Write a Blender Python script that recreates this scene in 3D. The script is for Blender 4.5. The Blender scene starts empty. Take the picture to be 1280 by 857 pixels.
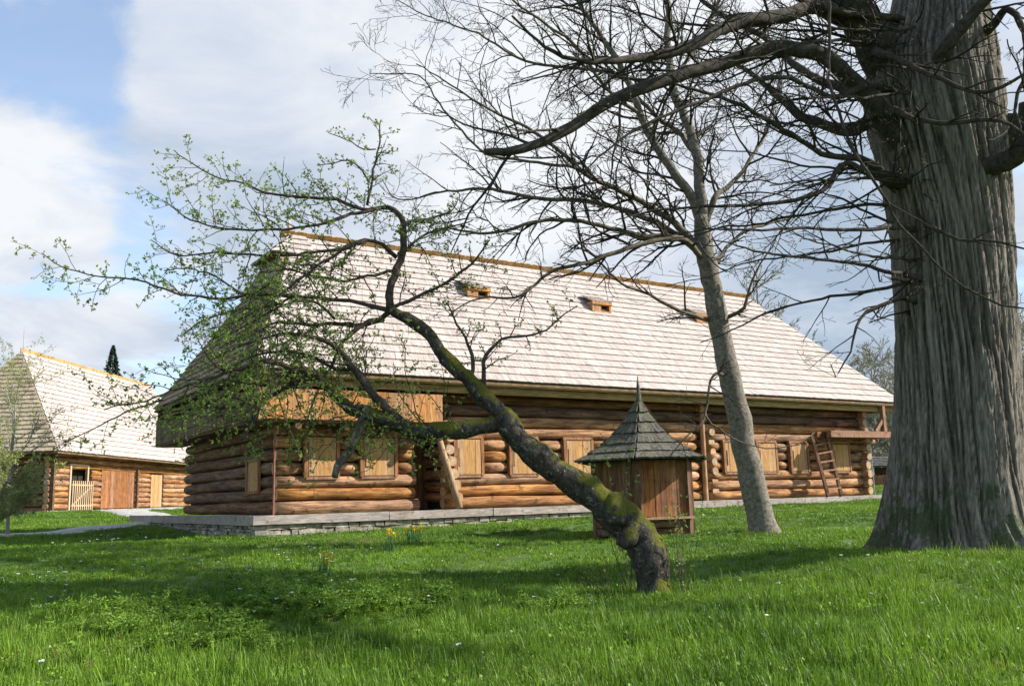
import bpy, math, random
import numpy as np
from mathutils import Matrix, Vector, noise as mnoise
R = math.radians
rng = np.random.default_rng(7); random.seed(7)
sc = bpy.context.scene
COL = sc.collection

# ------------------------------------------------------------------ camera frame
FPX, H0, ROLL, EYE = 1150.0, 622.0, R(1.55), 1.10
V0 = (H0-428.5)*math.cos(ROLL); TH = math.atan2(V0, FPX)
CR, SR, CT, ST = math.cos(ROLL), math.sin(ROLL), math.cos(TH), math.sin(TH)
def at(px, py, Y):
    u = px-640; w = py-428.5
    x = (u*CR-w*SR)/FPX; up = -(u*SR+w*CR)/FPX
    d = np.array([x, CT-up*ST, ST+up*CT])
    p = d*(Y/d[1]); p[2] += EYE
    return p

# ------------------------------------------------------------------ mesh builder
class MB:
    def __init__(s): s.v=[]; s.f=[]; s.m=[]; s.n=0; s.sm=[]
    def add(s, verts, faces, mi=0, smooth=False):
        verts = np.asarray(verts, float)
        s.v.append(verts); o = s.n
        for f in faces:
            s.f.append([i+o for i in f]); s.m.append(mi); s.sm.append(smooth)
        s.n += len(verts)
    def box(s, c, size, rz=0, mi=0, jit=0, M=None):
        x,y,z = [a/2 for a in size]
        v = np.array([[-x,-y,-z],[x,-y,-z],[x,y,-z],[-x,y,-z],[-x,-y,z],[x,-y,z],[x,y,z],[-x,y,z]])
        if jit: v = v + rng.uniform(-jit, jit, v.shape)
        if M is not None: v = v @ np.array(M).T
        if rz:
            c_, s_ = math.cos(rz), math.sin(rz); v = np.c_[v[:,0]*c_-v[:,1]*s_, v[:,0]*s_+v[:,1]*c_, v[:,2]]
        s.add(v+np.array(c), [(0,3,2,1),(4,5,6,7),(0,1,5,4),(1,2,6,5),(2,3,7,6),(3,0,4,7)], mi)
    def bar(s, a, b, wd, th, mi=0, up=(0,0,1)):       # rectangular bar from a to b
        a = np.array(a,float); b = np.array(b,float); t = b-a; L = np.linalg.norm(t); t /= L
        up = np.array(up,float); u = np.cross(t, up)
        if np.linalg.norm(u) < 1e-3: u = np.cross(t, [1,0,0])
        u /= np.linalg.norm(u); v = np.cross(u, t)
        P = []
        for q in (a,b):
            for sx, sz in ((-1,-1),(1,-1),(1,1),(-1,1)): P.append(q+u*sx*wd/2+v*sz*th/2)
        s.add(P, [(3,2,1,0),(4,5,6,7),(0,1,5,4),(1,2,6,5),(2,3,7,6),(3,0,4,7)], mi)
    def tube(s, pts, rad, n=6, mi=0, cap=False, capmi=None, wob=0):
        pts = np.asarray(pts,float); rad = np.asarray(rad,float); k = len(pts)
        t = np.gradient(pts, axis=0); t /= np.linalg.norm(t,axis=1)[:,None]+1e-9
        ch = pts[-1]-pts[0]; ref = np.eye(3)[np.argmin(np.abs(ch))]
        u = np.cross(t, ref); u /= np.linalg.norm(u,axis=1)[:,None]+1e-9
        v = np.cross(t, u)
        a = np.linspace(0, 2*np.pi, n, endpoint=False)
        rr = rad[:,None]*np.ones((k,n))
        if wob: rr = rr*(1+rng.uniform(-wob,wob,(k,n)))
        V = pts[:,None,:] + rr[...,None]*(np.cos(a)[None,:,None]*u[:,None,:]+np.sin(a)[None,:,None]*v[:,None,:])
        F = [(i*n+j, (i+1)*n+j, (i+1)*n+(j+1)%n, i*n+(j+1)%n) for i in range(k-1) for j in range(n)]
        o = s.n
        s.add(V.reshape(-1,3), F, mi, True)
        if cap:
            cm = mi if capmi is None else capmi
            for ring, flip in ((0,False),(k-1,True)):
                f = [ring*n+j for j in range(n)]
                if flip: f = f[::-1]
                s.f.append([i+o for i in f]); s.m.append(cm); s.sm.append(False)
    def build(s, name, mats, parent=None, loc=None):
        me = bpy.data.meshes.new(name)
        V = np.concatenate(s.v) if s.v else np.zeros((0,3))
        lens = np.array([len(f) for f in s.f], np.int32)
        idx = np.fromiter((i for f in s.f for i in f), np.int32, lens.sum())
        me.vertices.add(len(V)); me.vertices.foreach_set('co', V.astype(np.float32).ravel())
        me.loops.add(len(idx)); me.loops.foreach_set('vertex_index', idx)
        me.polygons.add(len(lens)); me.polygons.foreach_set('loop_start', np.r_[0,np.cumsum(lens)[:-1]].astype(np.int32))
        me.polygons.foreach_set('loop_total', lens)
        me.polygons.foreach_set('material_index', np.array(s.m,np.int32))
        me.polygons.foreach_set('use_smooth', np.array(s.sm,bool))
        me.update(calc_edges=True); me.validate()
        if not isinstance(mats,(list,tuple)): mats=[mats]
        for m in mats: me.materials.append(m)
        o = bpy.data.objects.new(name, me); COL.objects.link(o)
        if parent: o.parent = parent
        if loc is not None: o.location = loc
        return o
def tag(o, label=None, cat=None, group=None, kind=None):
    if label: o['label']=label
    if cat: o['category']=cat
    if group: o['group']=group
    if kind: o['kind']=kind
    return o
def empty(name, loc, rz=0, **k):
    o = bpy.data.objects.new(name, None); COL.objects.link(o); o.location = loc; o.rotation_euler=(0,0,rz)
    o.empty_display_size=.2
    return tag(o, **k)

# ------------------------------------------------------------------ materials
def nodes(name):
    m = bpy.data.materials.new(name); m.use_nodes=True; nt=m.node_tree
    for n in list(nt.nodes): nt.nodes.remove(n)
    out = nt.nodes.new('ShaderNodeOutputMaterial')
    return m, nt, out
def N(nt, t, **k):
    n = nt.nodes.new(t)
    for a,b in k.items():
        if hasattr(n,a): setattr(n,a,b)
        else: n.inputs[a].default_value=b
    return n
def ramp(nt, stops):
    r = nt.nodes.new('ShaderNodeValToRGB'); e = r.color_ramp.elements
    while len(e)<len(stops): e.new(0.5)
    for i,(p,c) in enumerate(stops):
        e[i].position=p; e[i].color=(c if len(c)==4 else (*c,1)) if isinstance(c,(tuple,list)) else (c,c,c,1)
    return r
def tex(nt, scale, detail=6, rough=.6, sc_=(1,1,1), coord='Object', dist=0):
    tc = nt.nodes.new('ShaderNodeTexCoord'); mp = nt.nodes.new('ShaderNodeMapping'); mp.inputs['Scale'].default_value=sc_
    if coord=='World':
        g = nt.nodes.new('ShaderNodeNewGeometry'); nt.links.new(g.outputs['Position'], mp.inputs['Vector'])
    else: nt.links.new(tc.outputs[coord], mp.inputs['Vector'])
    n = nt.nodes.new('ShaderNodeTexNoise'); n.inputs['Scale'].default_value=scale; n.inputs['Detail'].default_value=detail; n.inputs['Roughness'].default_value=rough
    n.inputs['Distortion'].default_value=dist
    nt.links.new(mp.outputs[0], n.inputs['Vector'])
    return n.outputs['Fac']
def mixc(nt, a, b, fac, mode='MIX'):
    m = nt.nodes.new('ShaderNodeMix'); m.data_type='RGBA'; m.blend_type=mode
    for s,v in ((m.inputs[0],fac),(m.inputs[6],a),(m.inputs[7],b)):
        if isinstance(v,(int,float)): s.default_value=v
        elif isinstance(v,(tuple,list)): s.default_value=(*v,1)
        else: nt.links.new(v,s)
    return m.outputs[2]
def math_(nt, op, a, b=0.0):
    m = nt.nodes.new('ShaderNodeMath'); m.operation=op
    for s,v in ((m.inputs[0],a),(m.inputs[1],b)):
        if isinstance(v,(int,float)): s.default_value=v
        else: nt.links.new(v,s)
    return m.outputs[0]
def surf(name, c1, c2, scale=5, st=(1,1,1), detail=7, rough=.85, bump=.4, bd=.01, isl=0., stain=None, stain_scale=1.2, stain_amt=.5, lo=.35, hi=.65, fine=None, tr=0, spec=.25, coord='Object', crack=0., cst=None):
    m, nt, out = nodes(name)
    f = tex(nt, scale, detail, .6, st, coord)
    r = ramp(nt, [(lo,c1),(hi,c2)]); nt.links.new(f, r.inputs[0]); col = r.outputs[0]
    if stain:
        g = tex(nt, stain_scale, 4, .6, (1,1,1), coord, 1.0); rr = ramp(nt, [(.45,0.),(.7,1.)]); nt.links.new(g, rr.inputs[0])
        col = mixc(nt, col, stain, math_(nt,'MULTIPLY',rr.outputs[0],stain_amt))
    ck = None
    if crack:
        g = tex(nt, scale*1.6, 5, .7, cst or tuple(a*(2.2 if a>1 else .8) for a in st), coord, .6); rr = ramp(nt, [(.39,1.),(.46,0.)]); nt.links.new(g, rr.inputs[0]); ck = rr.outputs[0]
        col = mixc(nt, col, tuple(a*.28 for a in c1), math_(nt,'MULTIPLY',ck,crack))
        g = tex(nt, 5.5, 2, .5, (1,1,1), coord); rr = ramp(nt, [(.64,0.),(.69,1.)]); nt.links.new(g, rr.inputs[0])
        col = mixc(nt, col, tuple(a*.4 for a in c1), math_(nt,'MULTIPLY',rr.outputs[0],crack*.8))
    if isl:
        ge = nt.nodes.new('ShaderNodeNewGeometry')
        mr = nt.nodes.new('ShaderNodeMapRange'); mr.inputs[3].default_value=1-isl; mr.inputs[4].default_value=1+isl*.7
        nt.links.new(ge.outputs['Random Per Island'], mr.inputs[0])
        hs = nt.nodes.new('ShaderNodeHueSaturation'); nt.links.new(mr.outputs[0], hs.inputs['Value']); nt.links.new(col, hs.inputs['Color'])
        wn = nt.nodes.new('ShaderNodeTexWhiteNoise'); wn.noise_dimensions='1D'; nt.links.new(ge.outputs['Random Per Island'], wn.inputs['W'])
        mr2 = nt.nodes.new('ShaderNodeMapRange'); mr2.inputs[3].default_value=.8; mr2.inputs[4].default_value=1.1
        nt.links.new(wn.outputs[0], mr2.inputs[0]); nt.links.new(mr2.outputs[0], hs.inputs['Saturation'])
        col = hs.outputs[0]
    b = nt.nodes.new('ShaderNodeBsdfPrincipled'); nt.links.new(col, b.inputs['Base Color'])
    b.inputs['Roughness'].default_value=rough; b.inputs['Specular IOR Level'].default_value=spec
    if bump:
        bp = nt.nodes.new('ShaderNodeBump'); bp.inputs['Strength'].default_value=bump; bp.inputs['Distance'].default_value=bd
        h = f
        if fine: h = math_(nt,'ADD', f, tex(nt, fine, 3, .6, st, coord))
        if ck is not None: h = math_(nt,'SUBTRACT', h, math_(nt,'MULTIPLY',ck,.8))
        nt.links.new(h, bp.inputs['Height']); nt.links.new(bp.outputs[0], b.inputs['Normal'])
    if tr:
        t = nt.nodes.new('ShaderNodeBsdfTranslucent'); nt.links.new(col, t.inputs[0])
        mx = nt.nodes.new('ShaderNodeMixShader'); mx.inputs[0].default_value=tr
        nt.links.new(b.outputs[0], mx.inputs[1]); nt.links.new(t.outputs[0], mx.inputs[2]); nt.links.new(mx.outputs[0], out.inputs[0])
    else: nt.links.new(b.outputs[0], out.inputs[0])
    m['_'] = 1
    return m
def barky(name, c1, c2, scale, st, moss=None, moss_amt=0., moss_side=(0,0,1), lichen=0., bump=.8, bd=.03, mscale=2.5, moss_z=None, ridge=False):
    m, nt, out = nodes(name)
    f = tex(nt, scale, 8, .65, st, 'Object', .3)
    r = ramp(nt, [(.32,c1),(.68,c2)]); nt.links.new(f, r.inputs[0]); col = r.outputs[0]
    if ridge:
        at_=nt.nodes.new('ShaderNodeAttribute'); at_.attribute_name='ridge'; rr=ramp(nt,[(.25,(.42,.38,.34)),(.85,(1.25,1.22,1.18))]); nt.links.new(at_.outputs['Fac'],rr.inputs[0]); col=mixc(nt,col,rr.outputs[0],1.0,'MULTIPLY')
    if lichen:
        g = tex(nt, 15, 7, .8); rr = ramp(nt, [(.56,0.),(.61,1.)]); nt.links.new(g, rr.inputs[0])
        col = mixc(nt, col, (.26,.265,.22), math_(nt,'MULTIPLY',rr.outputs[0],lichen))
    if moss:
        ge = nt.nodes.new('ShaderNodeNewGeometry'); dp = nt.nodes.new('ShaderNodeVectorMath'); dp.operation='DOT_PRODUCT'
        nt.links.new(ge.outputs['Normal'], dp.inputs[0]); dp.inputs[1].default_value=moss_side
        g = tex(nt, mscale, 6, .7)
        sm = math_(nt,'ADD', math_(nt,'MULTIPLY',dp.outputs['Value'],.5), math_(nt,'MULTIPLY',math_(nt,'SUBTRACT',g,.5),2.2))
        if moss_z:
            sp = nt.nodes.new('ShaderNodeSeparateXYZ'); nt.links.new(ge.outputs['Position'], sp.inputs[0])
            mr = nt.nodes.new('ShaderNodeMapRange'); mr.inputs[1].default_value=moss_z[0]; mr.inputs[2].default_value=moss_z[1]; mr.inputs[3].default_value=0; mr.inputs[4].default_value=-1
            nt.links.new(sp.outputs[2], mr.inputs[0]); sm = math_(nt,'ADD',sm,mr.outputs[0])
        rr = ramp(nt, [(.5-moss_amt*.5,0.),(.62-moss_amt*.5,1.)]); nt.links.new(sm, rr.inputs[0])
        mc = ramp(nt, [(.3,[a*.55 for a in moss]),(.7,moss)]); nt.links.new(tex(nt,30,4,.7), mc.inputs[0])
        col = mixc(nt, col, mc.outputs[0], rr.outputs[0])
    b = nt.nodes.new('ShaderNodeBsdfPrincipled'); nt.links.new(col, b.inputs['Base Color']); b.inputs['Roughness'].default_value=.92; b.inputs['Specular IOR Level'].default_value=.2
    bp = nt.nodes.new('ShaderNodeBump'); bp.inputs['Strength'].default_value=bump; bp.inputs['Distance'].default_value=bd
    nt.links.new(math_(nt,'ADD',f,math_(nt,'MULTIPLY',tex(nt,scale*3.5,5,.7,st),.5)), bp.inputs['Height']); nt.links.new(bp.outputs[0], b.inputs['Normal'])
    nt.links.new(b.outputs[0], out.inputs[0])
    return m
MT = {}
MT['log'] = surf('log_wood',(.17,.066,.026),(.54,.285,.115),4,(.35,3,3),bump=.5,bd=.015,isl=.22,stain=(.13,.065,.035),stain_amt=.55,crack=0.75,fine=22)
MT['logv'] = surf('cross_log_wood',(.20,.085,.033),(.53,.29,.125),4,(3,.35,3),bump=.5,bd=.015,isl=.22,stain=(.13,.065,.035),stain_amt=.5,crack=0.75,fine=22)
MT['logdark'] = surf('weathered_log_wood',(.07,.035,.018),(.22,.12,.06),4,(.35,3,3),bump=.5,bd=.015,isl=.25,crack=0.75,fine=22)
MT['logdarkv'] = surf('shaded_cross_log_wood',(.10,.045,.022),(.28,.15,.07),4,(3,.35,3),bump=.5,bd=.015,isl=.25,crack=0.75,fine=22)  # darker copy of the cross logs, end wall shade put into the colour
MT['end'] = surf('log_end_wood',(.32,.19,.10),(.52,.35,.20),9,bump=.3,isl=.15)
MT['board'] = surf('fresh_board_wood',(.30,.12,.04),(.54,.28,.095),5,(4,4,.5),bump=.25,isl=.22,stain=(.22,.08,.03),stain_scale=2.5,stain_amt=.45,crack=0.50,fine=25)
MT['shut'] = surf('shutter_wood',(.33,.175,.065),(.52,.31,.135),6,(6,6,.5),bump=.3,crack=.5,isl=.14,stain=(.36,.17,.06),stain_amt=.35,stain_scale=3,fine=25)
MT['frame'] = surf('frame_wood',(.19,.08,.038),(.36,.175,.08),5,(5,5,.6),bump=.2,isl=.15,crack=0.75,fine=25)
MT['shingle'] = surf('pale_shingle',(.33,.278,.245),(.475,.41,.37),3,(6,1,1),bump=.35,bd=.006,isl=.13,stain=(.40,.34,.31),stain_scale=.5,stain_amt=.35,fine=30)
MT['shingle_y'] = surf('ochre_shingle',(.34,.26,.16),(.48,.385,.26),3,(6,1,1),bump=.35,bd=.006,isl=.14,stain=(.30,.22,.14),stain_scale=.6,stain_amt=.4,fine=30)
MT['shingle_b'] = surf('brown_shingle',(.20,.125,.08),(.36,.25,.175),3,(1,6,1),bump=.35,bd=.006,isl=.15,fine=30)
MT['ridge'] = surf('ridge_board',(.36,.19,.06),(.50,.30,.12),6,(6,1,1),bump=.2,isl=.18)
MT['deck'] = surf('roof_underside',(.10,.06,.03),(.20,.13,.07),6,(1,5,1),bump=.2)
MT['olive'] = surf('eave_beam_wood',(.20,.13,.05),(.36,.25,.11),5,(.5,4,4),bump=.3,fine=20)
MT['beam'] = surf('grey_sill_wood',(.24,.195,.165),(.46,.395,.35),6,(.5,7,7),bump=.35,isl=.12,stain=(.16,.13,.11),stain_amt=.5,stain_scale=2,crack=0.75,fine=25)
MT['stone'] = surf('field_stone',(.15,.13,.10),(.42,.375,.29),6,bump=.7,bd=.02,isl=.3,stain=(.10,.11,.05),stain_amt=.5,fine=20)
MT['dark'] = surf('dark_gap',(.02,.014,.01),(.04,.03,.02),5,bump=0)
MT['hutwood'] = surf('hut_board_wood',(.09,.042,.018),(.24,.12,.05),5,(5,5,.5),bump=.4,isl=.3,stain=(.07,.035,.02),stain_amt=.5,stain_scale=2.5,crack=0.50,fine=25)
MT['hutdoor'] = surf('hut_door_wood',(.20,.075,.027),(.40,.175,.06),5,(5,5,.5),bump=.4,isl=.25,stain=(.09,.045,.025),stain_amt=.6,stain_scale=3,crack=0.50,fine=25)
MT['hutroof'] = surf('mossy_grey_shingle',(.04,.037,.028),(.155,.145,.112),4,(5,5,1),bump=.6,bd=.01,isl=.3,stain=(.10,.11,.045),stain_amt=.6,stain_scale=2.2,fine=25)
MT['iron'] = surf('blue_grey_metal',(.25,.30,.33),(.35,.40,.44),5,bump=0,rough=.5)
MT['rust'] = surf('rusty_metal',(.20,.07,.04),(.33,.13,.08),15,bump=.2,rough=.7)
MT['pale'] = surf('pale_new_wood',(.38,.26,.14),(.55,.41,.25),6,(5,5,.6),bump=.2,isl=.12)
MT['whitewash'] = surf('whitewash',(.60,.58,.54),(.74,.72,.68),6,bump=.2)
MT['greyroof'] = surf('old_grey_shingle',(.07,.065,.06),(.16,.15,.14),6,(1,4,1),bump=.4,isl=.2)
MT['apple'] = barky('apple_bark',(.016,.013,.010),(.10,.085,.068),19,(1,1,.5),moss=(.14,.14,.018),moss_amt=.72,moss_side=(.25,0,.95),lichen=.85,bump=1.,bd=.035,mscale=3)
MT['appletwig'] = surf('apple_twig_bark',(.03,.021,.017),(.10,.072,.058),20,bump=.4)
MT['appledead'] = barky('lichened_dead_bark',(.035,.03,.024),(.17,.155,.13),20,(1,1,.4),lichen=.8,bump=.8,bd=.02)
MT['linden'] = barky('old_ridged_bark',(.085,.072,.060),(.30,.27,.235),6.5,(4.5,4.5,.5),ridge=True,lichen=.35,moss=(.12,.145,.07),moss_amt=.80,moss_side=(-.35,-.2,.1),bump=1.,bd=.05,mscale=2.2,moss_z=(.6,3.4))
MT['lindenlimb'] = barky('limb_bark',(.02,.017,.013),(.09,.075,.06),12,(1,1,1),moss=(.09,.11,.03),moss_amt=-.15,bump=.7,bd=.02,mscale=2)
MT['twig'] = surf('dark_twig_bark',(.02,.016,.012),(.055,.043,.033),18,bump=.3)
MT['ash'] = barky('grey_smooth_bark',(.075,.06,.045),(.265,.235,.19),16,(1,1,1.3),moss=(.13,.12,.045),moss_amt=.02,moss_side=(-.5,-.2,.1),lichen=.5,bump=.7,bd=.015,mscale=1.6)
MT['ashlimb'] = surf('limb_grey_bark',(.06,.05,.035),(.17,.14,.10),14,bump=.5,bd=.01)
MT['leaf'] = surf('young_leaf',(.17,.27,.035),(.34,.46,.09),3,bump=0,isl=.3,tr=.4,rough=.55)
MT['leafy'] = surf('yellow_green_leaf',(.24,.30,.06),(.40,.44,.11),3,bump=0,isl=.3,tr=.4,rough=.6)
MT['bud'] = surf('yellow_bud',(.30,.26,.10),(.42,.34,.14),5,bump=0,tr=.2)
MT['forest'] = surf('spring_forest_leaf',(.13,.16,.06),(.28,.31,.13),.6,bump=0,isl=.35,tr=.3)
MT['spruce'] = surf('spruce_needle',(.012,.03,.012),(.035,.065,.025),2,bump=0,isl=.3)
MT['fartwig'] = surf('far_bark',(.20,.18,.15),(.38,.35,.30),4,bump=0,isl=.2)
MT['gravel'] = surf('gravel',(.26,.25,.235),(.55,.53,.50),14,detail=8,bump=.8,bd=.02,fine=50,stain=(.12,.16,.05),stain_amt=.5,stain_scale=2.,coord='World')
def grassmat(name, c1, c2, c3, ws=.45):
    m, nt, out = nodes(name)
    f = tex(nt, ws, 5, .65, (1,1,1), 'World'); r = ramp(nt, [(.36,c1),(.62,c2)]); nt.links.new(f, r.inputs[0])
    g = tex(nt, .9, 4, .6, (1,1.6,1), 'World', .8); r2 = ramp(nt, [(.62,0.),(.76,1.)]); nt.links.new(g, r2.inputs[0])
    col = mixc(nt, r.outputs[0], c3, math_(nt,'MULTIPLY',r2.outputs[0],.55))
    ge = nt.nodes.new('ShaderNodeNewGeometry'); mr = nt.nodes.new('ShaderNodeMapRange'); mr.inputs[3].default_value=.55; mr.inputs[4].default_value=1.35
    nt.links.new(ge.outputs['Random Per Island'], mr.inputs[0])
    hs = nt.nodes.new('ShaderNodeHueSaturation'); nt.links.new(mr.outputs[0], hs.inputs['Value']); nt.links.new(col, hs.inputs['Color'])
    b = nt.nodes.new('ShaderNodeBsdfPrincipled'); nt.links.new(hs.outputs[0], b.inputs['Base Color']); b.inputs['Roughness'].default_value=.5; b.inputs['Specular IOR Level'].default_value=.35
    t = nt.nodes.new('ShaderNodeBsdfTranslucent'); nt.links.new(hs.outputs[0], t.inputs[0])
    mx = nt.nodes.new('ShaderNodeMixShader'); mx.inputs[0].default_value=.38
    nt.links.new(b.outputs[0], mx.inputs[1]); nt.links.new(t.outputs[0], mx.inputs[2]); nt.links.new(mx.outputs[0], out.inputs[0])
    return m
MT['grass'] = grassmat('grass_blade',(.075,.155,.010),(.195,.325,.024),(.27,.26,.07))
MT['weed'] = grassmat('weed_leaf',(.085,.18,.014),(.21,.34,.035),(.17,.24,.04))
MT['pole'] = surf('bare_pole_wood',(.25,.155,.085),(.44,.30,.18),6,(5,5,.5),bump=.3,crack=.6)
MT['dry'] = surf('dry_grass',(.28,.22,.09),(.42,.34,.16),5,bump=0,isl=.3,tr=.3)
MT['soil'] = surf('lawn_soil',(.04,.075,.012),(.075,.15,.02),1.2,bump=.5,bd=.03,stain=(.09,.10,.03),stain_scale=.5,stain_amt=.5,fine=12,coord='World')
MT['petal'] = surf('white_petal',(.75,.75,.74),(.82,.82,.8),5,bump=0,tr=.2)
MT['yellow'] = surf('yellow_petal',(.75,.58,.04),(.82,.66,.08),5,bump=0,tr=.2)
MT['dleaf'] = surf('daffodil_leaf',(.04,.12,.04),(.08,.19,.07),5,bump=0,tr=.3,isl=.2)

# ------------------------------------------------------------------ ground
D = np.array([.8352,.5499]); D/=np.linalg.norm(D); Ev = np.array([-D[1],D[0]])
A = np.array([-5.065,20.014]); ZP = EYE-.222
def bw(s,w): p = A+D*s+Ev*w; return p[0],p[1]
CP = [(0,0,-1.12),(-4,6,-1.09),(0,5.7,-1.10),(4,5.5,-1.08),(8,6,-1.0),(1.47,10.5,-1.09),(-4,11,-1.0),(2.3,17.1,-.81),(4.2,16,-.73),(5.2,11.5,-.80),
      (9,12,-.7),(*bw(-.9,-.8),-.66),(*bw(4,-.8),-.58),(*bw(7.8,-.8),-.51),(*bw(14,-.8),-.42),(*bw(20.2,-.8),-.37),(*bw(-.8,8.8),-.49),(*bw(10,5),-.4),
      (-13.2,24,-.66),(-11.2,28,-.53),(-9,19,-.72),(-16,32,-.35),(-19.6,39,-.10),(-19,50,-.05),(-28,40,-.1),(17.5,45,.05),(12,22,-.5),(20,20,-.4),(26,34,-.2),
      (0,60,0),(40,60,0.1),(-40,60,0),(-30,20,-.6),(60,20,0),(-60,30,-.2),(0,120,0),(80,120,0),(-80,120,0),(30,0,-1),(-30,0,-1),(0,-30,-1.1)]
CP = np.array(CP)
def gz(x, y):
    x = np.asarray(x,float); y=np.asarray(y,float)
    d2 = (x[...,None]-CP[:,0])**2+(y[...,None]-CP[:,1])**2
    w = 1/(d2+.6)**1.6
    z = (w*CP[:,2]).sum(-1)/w.sum(-1)
    b = .035*np.sin(x*1.1+.7*np.sin(y*.8))*np.cos(y*.9+.5)+.02*np.sin(x*2.7+1)*np.sin(y*2.3)
    return z+EYE+b*np.exp(-np.maximum(np.hypot(x,y)-25,0)/10)
def axis_(lo, hi, fine_lo, fine_hi, st):
    a = list(np.arange(fine_lo, fine_hi, st)); s=st; v=fine_hi
    while v<hi: a.append(v); s*=1.18; v+=s
    a.append(hi); s=st; v=fine_lo-st; pre=[]
    while v>lo: pre.append(v); s*=1.18; v-=s
    pre.append(lo); return np.array(pre[::-1]+a)
gx = axis_(-900,900,-24,24,.4); gy = axis_(-300,1500,0,52,.4)
GX,GY = np.meshgrid(gx,gy); GZ = gz(GX,GY)
mb = MB(); nx=len(gx); ny=len(gy)
mb.add(np.c_[GX.ravel(),GY.ravel(),GZ.ravel()], [(j*nx+i,j*nx+i+1,(j+1)*nx+i+1,(j+1)*nx+i) for j in range(ny-1) for i in range(nx-1)], 0, True)
tag(mb.build('ground', MT['soil']), kind='structure')
# gravel path
pc = [at(-160,684,0.1) for _ in ()]
PATHC = [(-24,21.2),(-17,22.9),(-13.0,24.6),(-10.9,27.6),(-11.2,31),(-14,36),(-17.2,41),(-17.6,47)]
def cat(P, step):
    P = np.asarray(P,float); P = np.vstack([2*P[0]-P[1],P,2*P[-1]-P[-2]]); out=[]
    for i in range(1,len(P)-2):
        L = np.linalg.norm(P[i+1,:3]-P[i,:3]); n=max(1,int(round(L/step)))
        for k in range(n):
            t=k/n; a,b,c,d_=P[i-1],P[i],P[i+1],P[i+2]
            out.append(.5*((2*b)+(-a+c)*t+(2*a-5*b+4*c-d_)*t*t+(-a+3*b-3*c+d_)*t**3))
    out.append(P[-2]); return np.array(out)
pc = cat(PATHC,.35); t = np.gradient(pc,axis=0); t/=np.linalg.norm(t,axis=1)[:,None]; nrm=np.c_[-t[:,1],t[:,0]]
mb=MB(); K=9; off=np.linspace(-1,1,K); V=[]
for i,p in enumerate(pc):
    wv = .95+.12*math.sin(i*.7)+.1*math.sin(i*1.9)
    for o_ in off:
        q=p+nrm[i]*o_*wv; V.append((q[0],q[1],float(gz(q[0],q[1]))+.07-.10*abs(o_)**6))
mb.add(V,[(i*K+j,(i+1)*K+j,(i+1)*K+j+1,i*K+j+1) for i in range(len(pc)-1) for j in range(K-1)],0,True)
tag(mb.build('gravel_path', MT['gravel']), kind='structure')
def pathdist(x,y):
    return np.min(np.hypot(x[:,None]-pc[None,:,0], y[:,None]-pc[None,:,1]),axis=1)

# ------------------------------------------------------------------ shingles and logs
def shingles(mb, BL, BR, TL, TR, rows, wid, thick=.022, jit=.025, mi=0, lap=1.25):
    BL,BR,TL,TR=[np.array(a,float) for a in (BL,BR,TL,TR)]
    n=np.cross(BR-BL, (TL+TR)/2-(BL+BR)/2); n/=np.linalg.norm(n)
    for r in range(rows):
        u0=r/rows; u1=min(1.0,(r+lap)/rows)
        l0=BL+(TL-BL)*u0; r0=BR+(TR-BR)*u0; l1=BL+(TL-BL)*u1; r1=BR+(TR-BR)*u1
        L=np.linalg.norm(r0-l0); k=max(1,int(L/wid))
        e=np.cumsum(rng.uniform(.7,1.3,k)); e=np.r_[0,e/e[-1]]
        up=(l1-l0); up=up-np.dot(up,(r0-l0)/(L+1e-9))*(r0-l0)/(L+1e-9); upn=up/np.linalg.norm(up)
        lift=n*(thick*2.0)
        for i in range(k):
            a,b=e[i]+.03/k*rng.random(),e[i+1]-.03/k*rng.random()
            dj=-upn*rng.uniform(0,jit); dz=n*rng.uniform(-.004,.006)
            p0=l0+(r0-l0)*a+dj+dz; p1=l0+(r0-l0)*b+dj+dz; p2=l1+(r1-l1)*b; p3=l1+(r1-l1)*a
            mb.add([p0+lift*.4,p1+lift*.4,p2,p3,p0+lift+n*thick*.4,p1+lift+n*thick*.4,p2+n*.006,p3+n*.006],
                   [(4,5,6,7),(0,1,5,4),(1,2,6,5),(3,0,4,7)],mi)
def log(mb, a, b, r, n=12, mi=0, em=1, taper=.06):
    a=np.array(a,float); b=np.array(b,float); L=np.linalg.norm(b-a); k=max(3,int(L/.45)+2)
    t=np.linspace(0,1,k); P=a+(b-a)*t[:,None]
    ph=rng.uniform(0,6,3); P=P+np.c_[np.zeros(k),np.sin(t*L*.9+ph[0])*.012,np.sin(t*L*1.1+ph[1])*.014][:, [0,1,2] if abs(b[0]-a[0])>abs(b[1]-a[1]) else [1,0,2]]
    rad=r*(1+taper*(t-.5)*rng.choice([-1,1]))*(1+.035*np.sin(t*L*2.3+ph[2])+rng.normal(0,.022,k))
    rad=np.r_[rad[0]*.9,rad[1:-1],rad[-1]*.9]
    mb.tube(P,rad,n,mi,True,em,wob=.025)
def plank_wall(mb, x0,x1,z0,z1,y,wid=.16,th=.03,axis=0,jb=0.0,mi=0,ragged=0):
    k=max(1,int(round(abs(x1-x0)/wid))); e=np.cumsum(rng.uniform(.8,1.2,k)); e=np.r_[0,e/e[-1]]*(x1-x0)+x0
    for i in range(k):
        c=(e[i]+e[i+1])/2; w=abs(e[i+1]-e[i])-.006; zb=z0-rng.uniform(0,jb); zt=z1+rng.uniform(-ragged,ragged)
        yy=y+rng.uniform(-.005,.005)
        if axis==0: mb.box((c,yy,(zb+zt)/2),(w,th,zt-zb),mi=mi)
        else: mb.box((yy,c,(zb+zt)/2),(th,w,zt-zb),mi=mi)

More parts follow.
